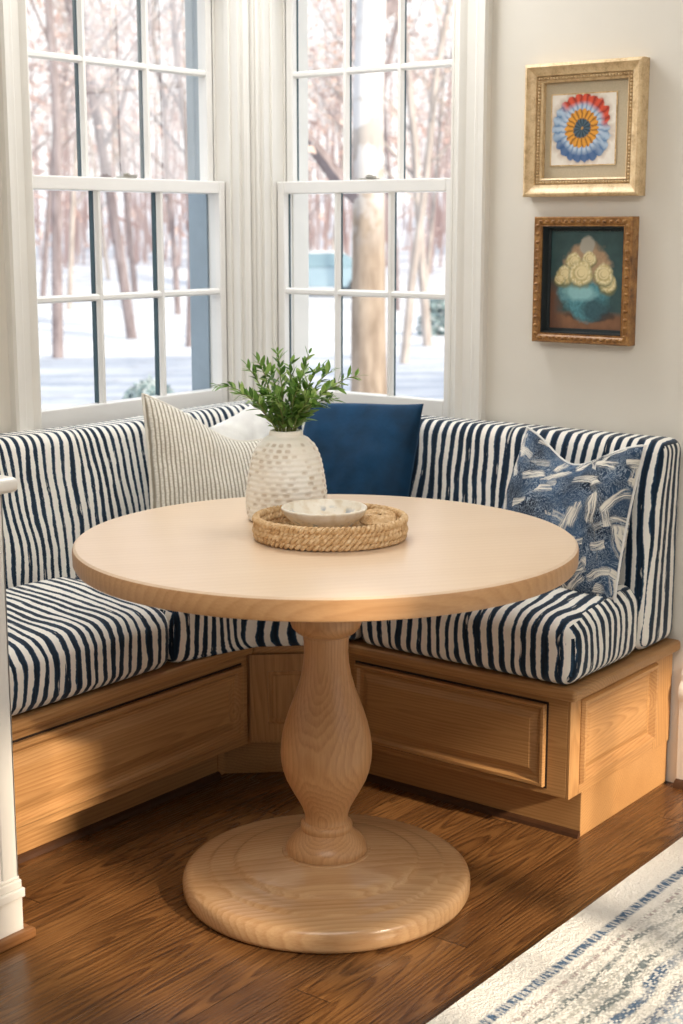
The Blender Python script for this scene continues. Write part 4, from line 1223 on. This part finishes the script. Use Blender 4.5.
put_tree(3, out_at(430, 27), 2.6, 0.95, 'dark bare tree behind the right column of right window panes', 'single winter trees')
put_tree(1, out_at(404, 24), 0.9, 0.9, 'thin bare tree just right of the sycamore', 'single winter trees')
for i in range(26):
    px = -140 + 760*((i*0.618034) % 1.0); dist = rg.uniform(36, 60)
    put_tree(i % 6, out_at(px, dist), rg.uniform(0, 6.28), rg.uniform(0.8, 1.15), 'hazy bare tree in the distant winter woods', 'distant winter woods trees')
# the sycamore close to the right window
rgs = random.Random(5)
sx, sy, sz = out_at(369, 13.5)
syc = empty('sycamore_tree', (sx, sy, sz), 'thick pale trunked sycamore behind the middle panes of the right window', 'tree')
mb = MB()
trunk = [Vector((sx + 0.02*sin(k*0.9), sy + 0.02*cos(k*1.3), sz - 0.2 + k*0.5)) for k in range(18)]
mb.tube(trunk, [0.17 + 0.05*exp(-k*1.2) - 0.005*k for k in range(18)], 14, cap=False)
mb.build('trunk', M['bark_syc'], syc, smooth=True, origin=(sx, sy, sz))
mb = MB(); lf = MB()
for (h, az, L) in ((2.35, 190, 1.6), (3.9, 20, 1.8), (4.4, 200, 2.2), (5.3, 60, 2.2), (6.0, 250, 2.4)):
    a = radians(az) + radians(37.7)
    grow(mb, lf, Vector((sx, sy, sz+h)), Vector((cos(a), sin(a), 0.55)).normalized(), 0.085, L, 1, rgs, 3)
mb.build('branches', M['bark'], syc, smooth=True); tag(lf.build('twigs', M['twig'], syc), kind='stuff')
# far woodland, uncountable
mb = MB()
rg = random.Random(11)
for i in range(1300):
    a = radians(rg.uniform(8, 78)); dist = rg.uniform(58, 85)
    x = CAM[0]-sin(a)*dist; y = CAM[1]+cos(a)*dist; z = ground_z(x, y)
    h = rg.uniform(5, 13); w = rg.uniform(0.03, 0.11); lx = rg.uniform(-1.2, 1.2); ly = rg.uniform(-1.2, 1.2)
    mb.add([(x-w, y, z-1), (x+w, y, z-1), (x, y+w, z-1), (x+lx, y+ly, z+h)], [(0,1,3), (1,2,3), (2,0,3)])
for i in range(6000):
    a = radians(rg.uniform(8, 78)); dist = rg.uniform(56, 84)
    x = CAM[0]-sin(a)*dist; y = CAM[1]+cos(a)*dist; z = ground_z(x, y) + rg.uniform(0.3, 10)
    e = Vector((rg.uniform(-1,1), rg.uniform(-1,1), rg.uniform(-0.3,1))).normalized(); f = e.orthogonal().normalized()
    s = rg.uniform(0.15, 0.55); c = Vector((x, y, z))
    mb.add([c-e*s, c+f*s*0.25, c+e*s, c-f*s*0.25], [(0,1,2,3)])
o = mb.build('distant_woods', M['twig2']); tag(o, 'hazy pinkish band of far winter woods', 'woods', kind='stuff')  # pinkish haze comes from the twig colour
# parked car
def car(loc, rz, k=0.88):
    c = empty('parked_car', loc, 'pale blue car parked in the snow left of the sycamore', 'car')
    T = Matrix.Translation(loc) @ Matrix.Rotation(rz, 4, 'Z') @ Matrix.Scale(k, 4)
    def add(name, prof, w0, w1, mat):
        mb = MB(); n = len(prof)
        vs = [(x, -w, z) for (x, z), w in zip(prof, w0)] + [(x, w, z) for (x, z), w in zip(prof, w0)]
        mb.add([T @ Vector(v) for v in vs], [tuple(range(n)), tuple(range(2*n-1, n-1, -1))] + [(i, (i+1) % n, (i+1) % n + n, i+n) for i in range(n)])
        return mb.build(name, mat, c, bevel=0.04)
    add('car_body', [(-2.2,0.35),(-2.25,0.7),(-2.1,0.92),(-1.2,0.98),(-0.6,1.0),(1.6,1.0),(2.15,0.95),(2.2,0.6),(2.1,0.3)], [0.85]*9, 0, plain('pale blue car paint', srgb(136,160,176), 0.3))
    add('car_cabin', [(-1.25,1.0),(-0.55,1.48),(0.9,1.5),(1.65,1.0)], [0.82,0.66,0.66,0.82], 0, plain('car window glass', srgb(120,146,160), 0.15))
    add('car_roof', [(-0.6,1.485),(-0.5,1.54),(0.85,1.55),(0.95,1.5)], [0.66]*4, 0, plain('snowy car roof', srgb(226,232,238), 0.5))
    for x in (-1.4, 1.35):
        for y in (-0.8, 0.8):
            mb = MB(); mb.extrude([(0.33*cos(t*pi/10), 0.33*sin(t*pi/10)) for t in range(20)], lambda a, b, t: T @ Vector((x+a, t, 0.33+b)), y-0.1, y+0.1)
            mb.build('wheel', plain('tyre', srgb(60,62,66), 0.7), c)
car(out_at(315, 47), radians(37.7+12))
# low evergreen shrub
def shrub(loc, r, h, label, mat):
    rg = random.Random(int(loc[0]*10))
    c = empty('shrub', loc, label, 'shrub')
    mb = MB()
    for i in range(700):
        a = rg.uniform(0, 6.28); t = rg.uniform(0, 1)**0.5; z = rg.uniform(0, 1)
        rr_ = r*t*sqrt(max(0, 1-z*z)); p_ = Vector((loc[0]+rr_*cos(a), loc[1]+rr_*sin(a), loc[2]+z*h))
        e = Vector((rg.uniform(-1,1), rg.uniform(-1,1), rg.uniform(-.2,1))).normalized(); f = e.orthogonal().normalized(); s = rg.uniform(0.05, 0.13)
        mb.add([p_-e*s, p_+f*s*0.4, p_+e*s, p_-f*s*0.4], [(0,1,2,3)])
    mb.build('foliage', mat, c)
    mb = MB(); mb.tube([Vector(loc)-Vector((0,0,0.1)), Vector(loc)+Vector((0,0,h*0.7))], 0.03, 6); mb.build('stem', M['bark'], c)
M['shrub'] = twig_mat('blue green needles', [(0, srgb(104,128,132)), (0.6, srgb(140,158,162)), (1, srgb(206,214,218))])
shrub(out_at(146, 18.0), 0.34, 0.36, 'low blue green shrub in the snow behind the middle lower left window pane', M['shrub'])
shrub(out_at(440, 30), 0.42, 0.75, 'small grey green shrub behind the right window near its right edge', M['shrub'])

# ------------------------------------------------------------------ light
w = bpy.data.worlds.new('world'); SC.world = w; w.use_nodes = True
nt = w.node_tree; nt.nodes.clear()
ow = nt.nodes.new('ShaderNodeOutputWorld'); bg = nt.nodes.new('ShaderNodeBackground')
tc = nt.nodes.new('ShaderNodeTexCoord'); sp = nt.nodes.new('ShaderNodeSeparateXYZ'); cr = nt.nodes.new('ShaderNodeValToRGB')
nt.links.new(tc.outputs['Generated'], sp.inputs[0]); nt.links.new(sp.outputs[2], cr.inputs[0])
cr.color_ramp.elements[0].color = (*srgb(240,236,234), 1); cr.color_ramp.elements[1].color = (*srgb(222,232,244), 1)
cr.color_ramp.elements[0].position = 0.0; cr.color_ramp.elements[1].position = 0.6
nt.links.new(cr.outputs[0], bg.inputs[0]); bg.inputs[1].default_value = 1.55
nt.links.new(bg.outputs[0], ow.inputs[0])

sd = bpy.data.lights.new('sun', 'SUN'); so = bpy.data.objects.new('sun', sd); COL.objects.link(so)
sd.energy = 6.0; sd.angle = radians(2.2); sd.color = (1.0, 0.85, 0.66)
sdir = Vector((1.0, -0.12, 0.50))
so.rotation_euler = (-sdir).to_track_quat('-Z', 'Y').to_euler(); so.location = (6, -2, 4)

def area(name, loc, target, sx_, sy_, power, col):
    d = bpy.data.lights.new(name, 'AREA'); d.shape = 'RECTANGLE'; d.size = sx_; d.size_y = sy_; d.energy = power; d.color = col
    o = bpy.data.objects.new(name, d); COL.objects.link(o); o.location = loc
    o.rotation_euler = (Vector(target)-Vector(loc)).to_track_quat('-Z', 'Y').to_euler()
    return o
# unseen corner lamp added near the ceiling to suggest window light
area('corner_fill', (0.34, -0.36, 2.62), (1.2, -1.2, 0.3), 1.0, 0.45, 22, (0.96, 0.98, 1.0))
area('overhead_fill', (2.1, -2.3, 2.66), (1.3, -1.3, 0.0), 1.9, 1.9, 54, (1.0, 0.97, 0.925))  # unseen overhead lamp added to fill the room

SC.view_settings.view_transform = 'Standard'
SC.view_settings.look = 'None'
SC.view_settings.exposure = 0.12
SC.cycles.use_denoising = True
SC.cycles.max_bounces = 8
SC.cycles.transparent_max_bounces = 12
SC.cycles.sample_clamp_indirect = 6
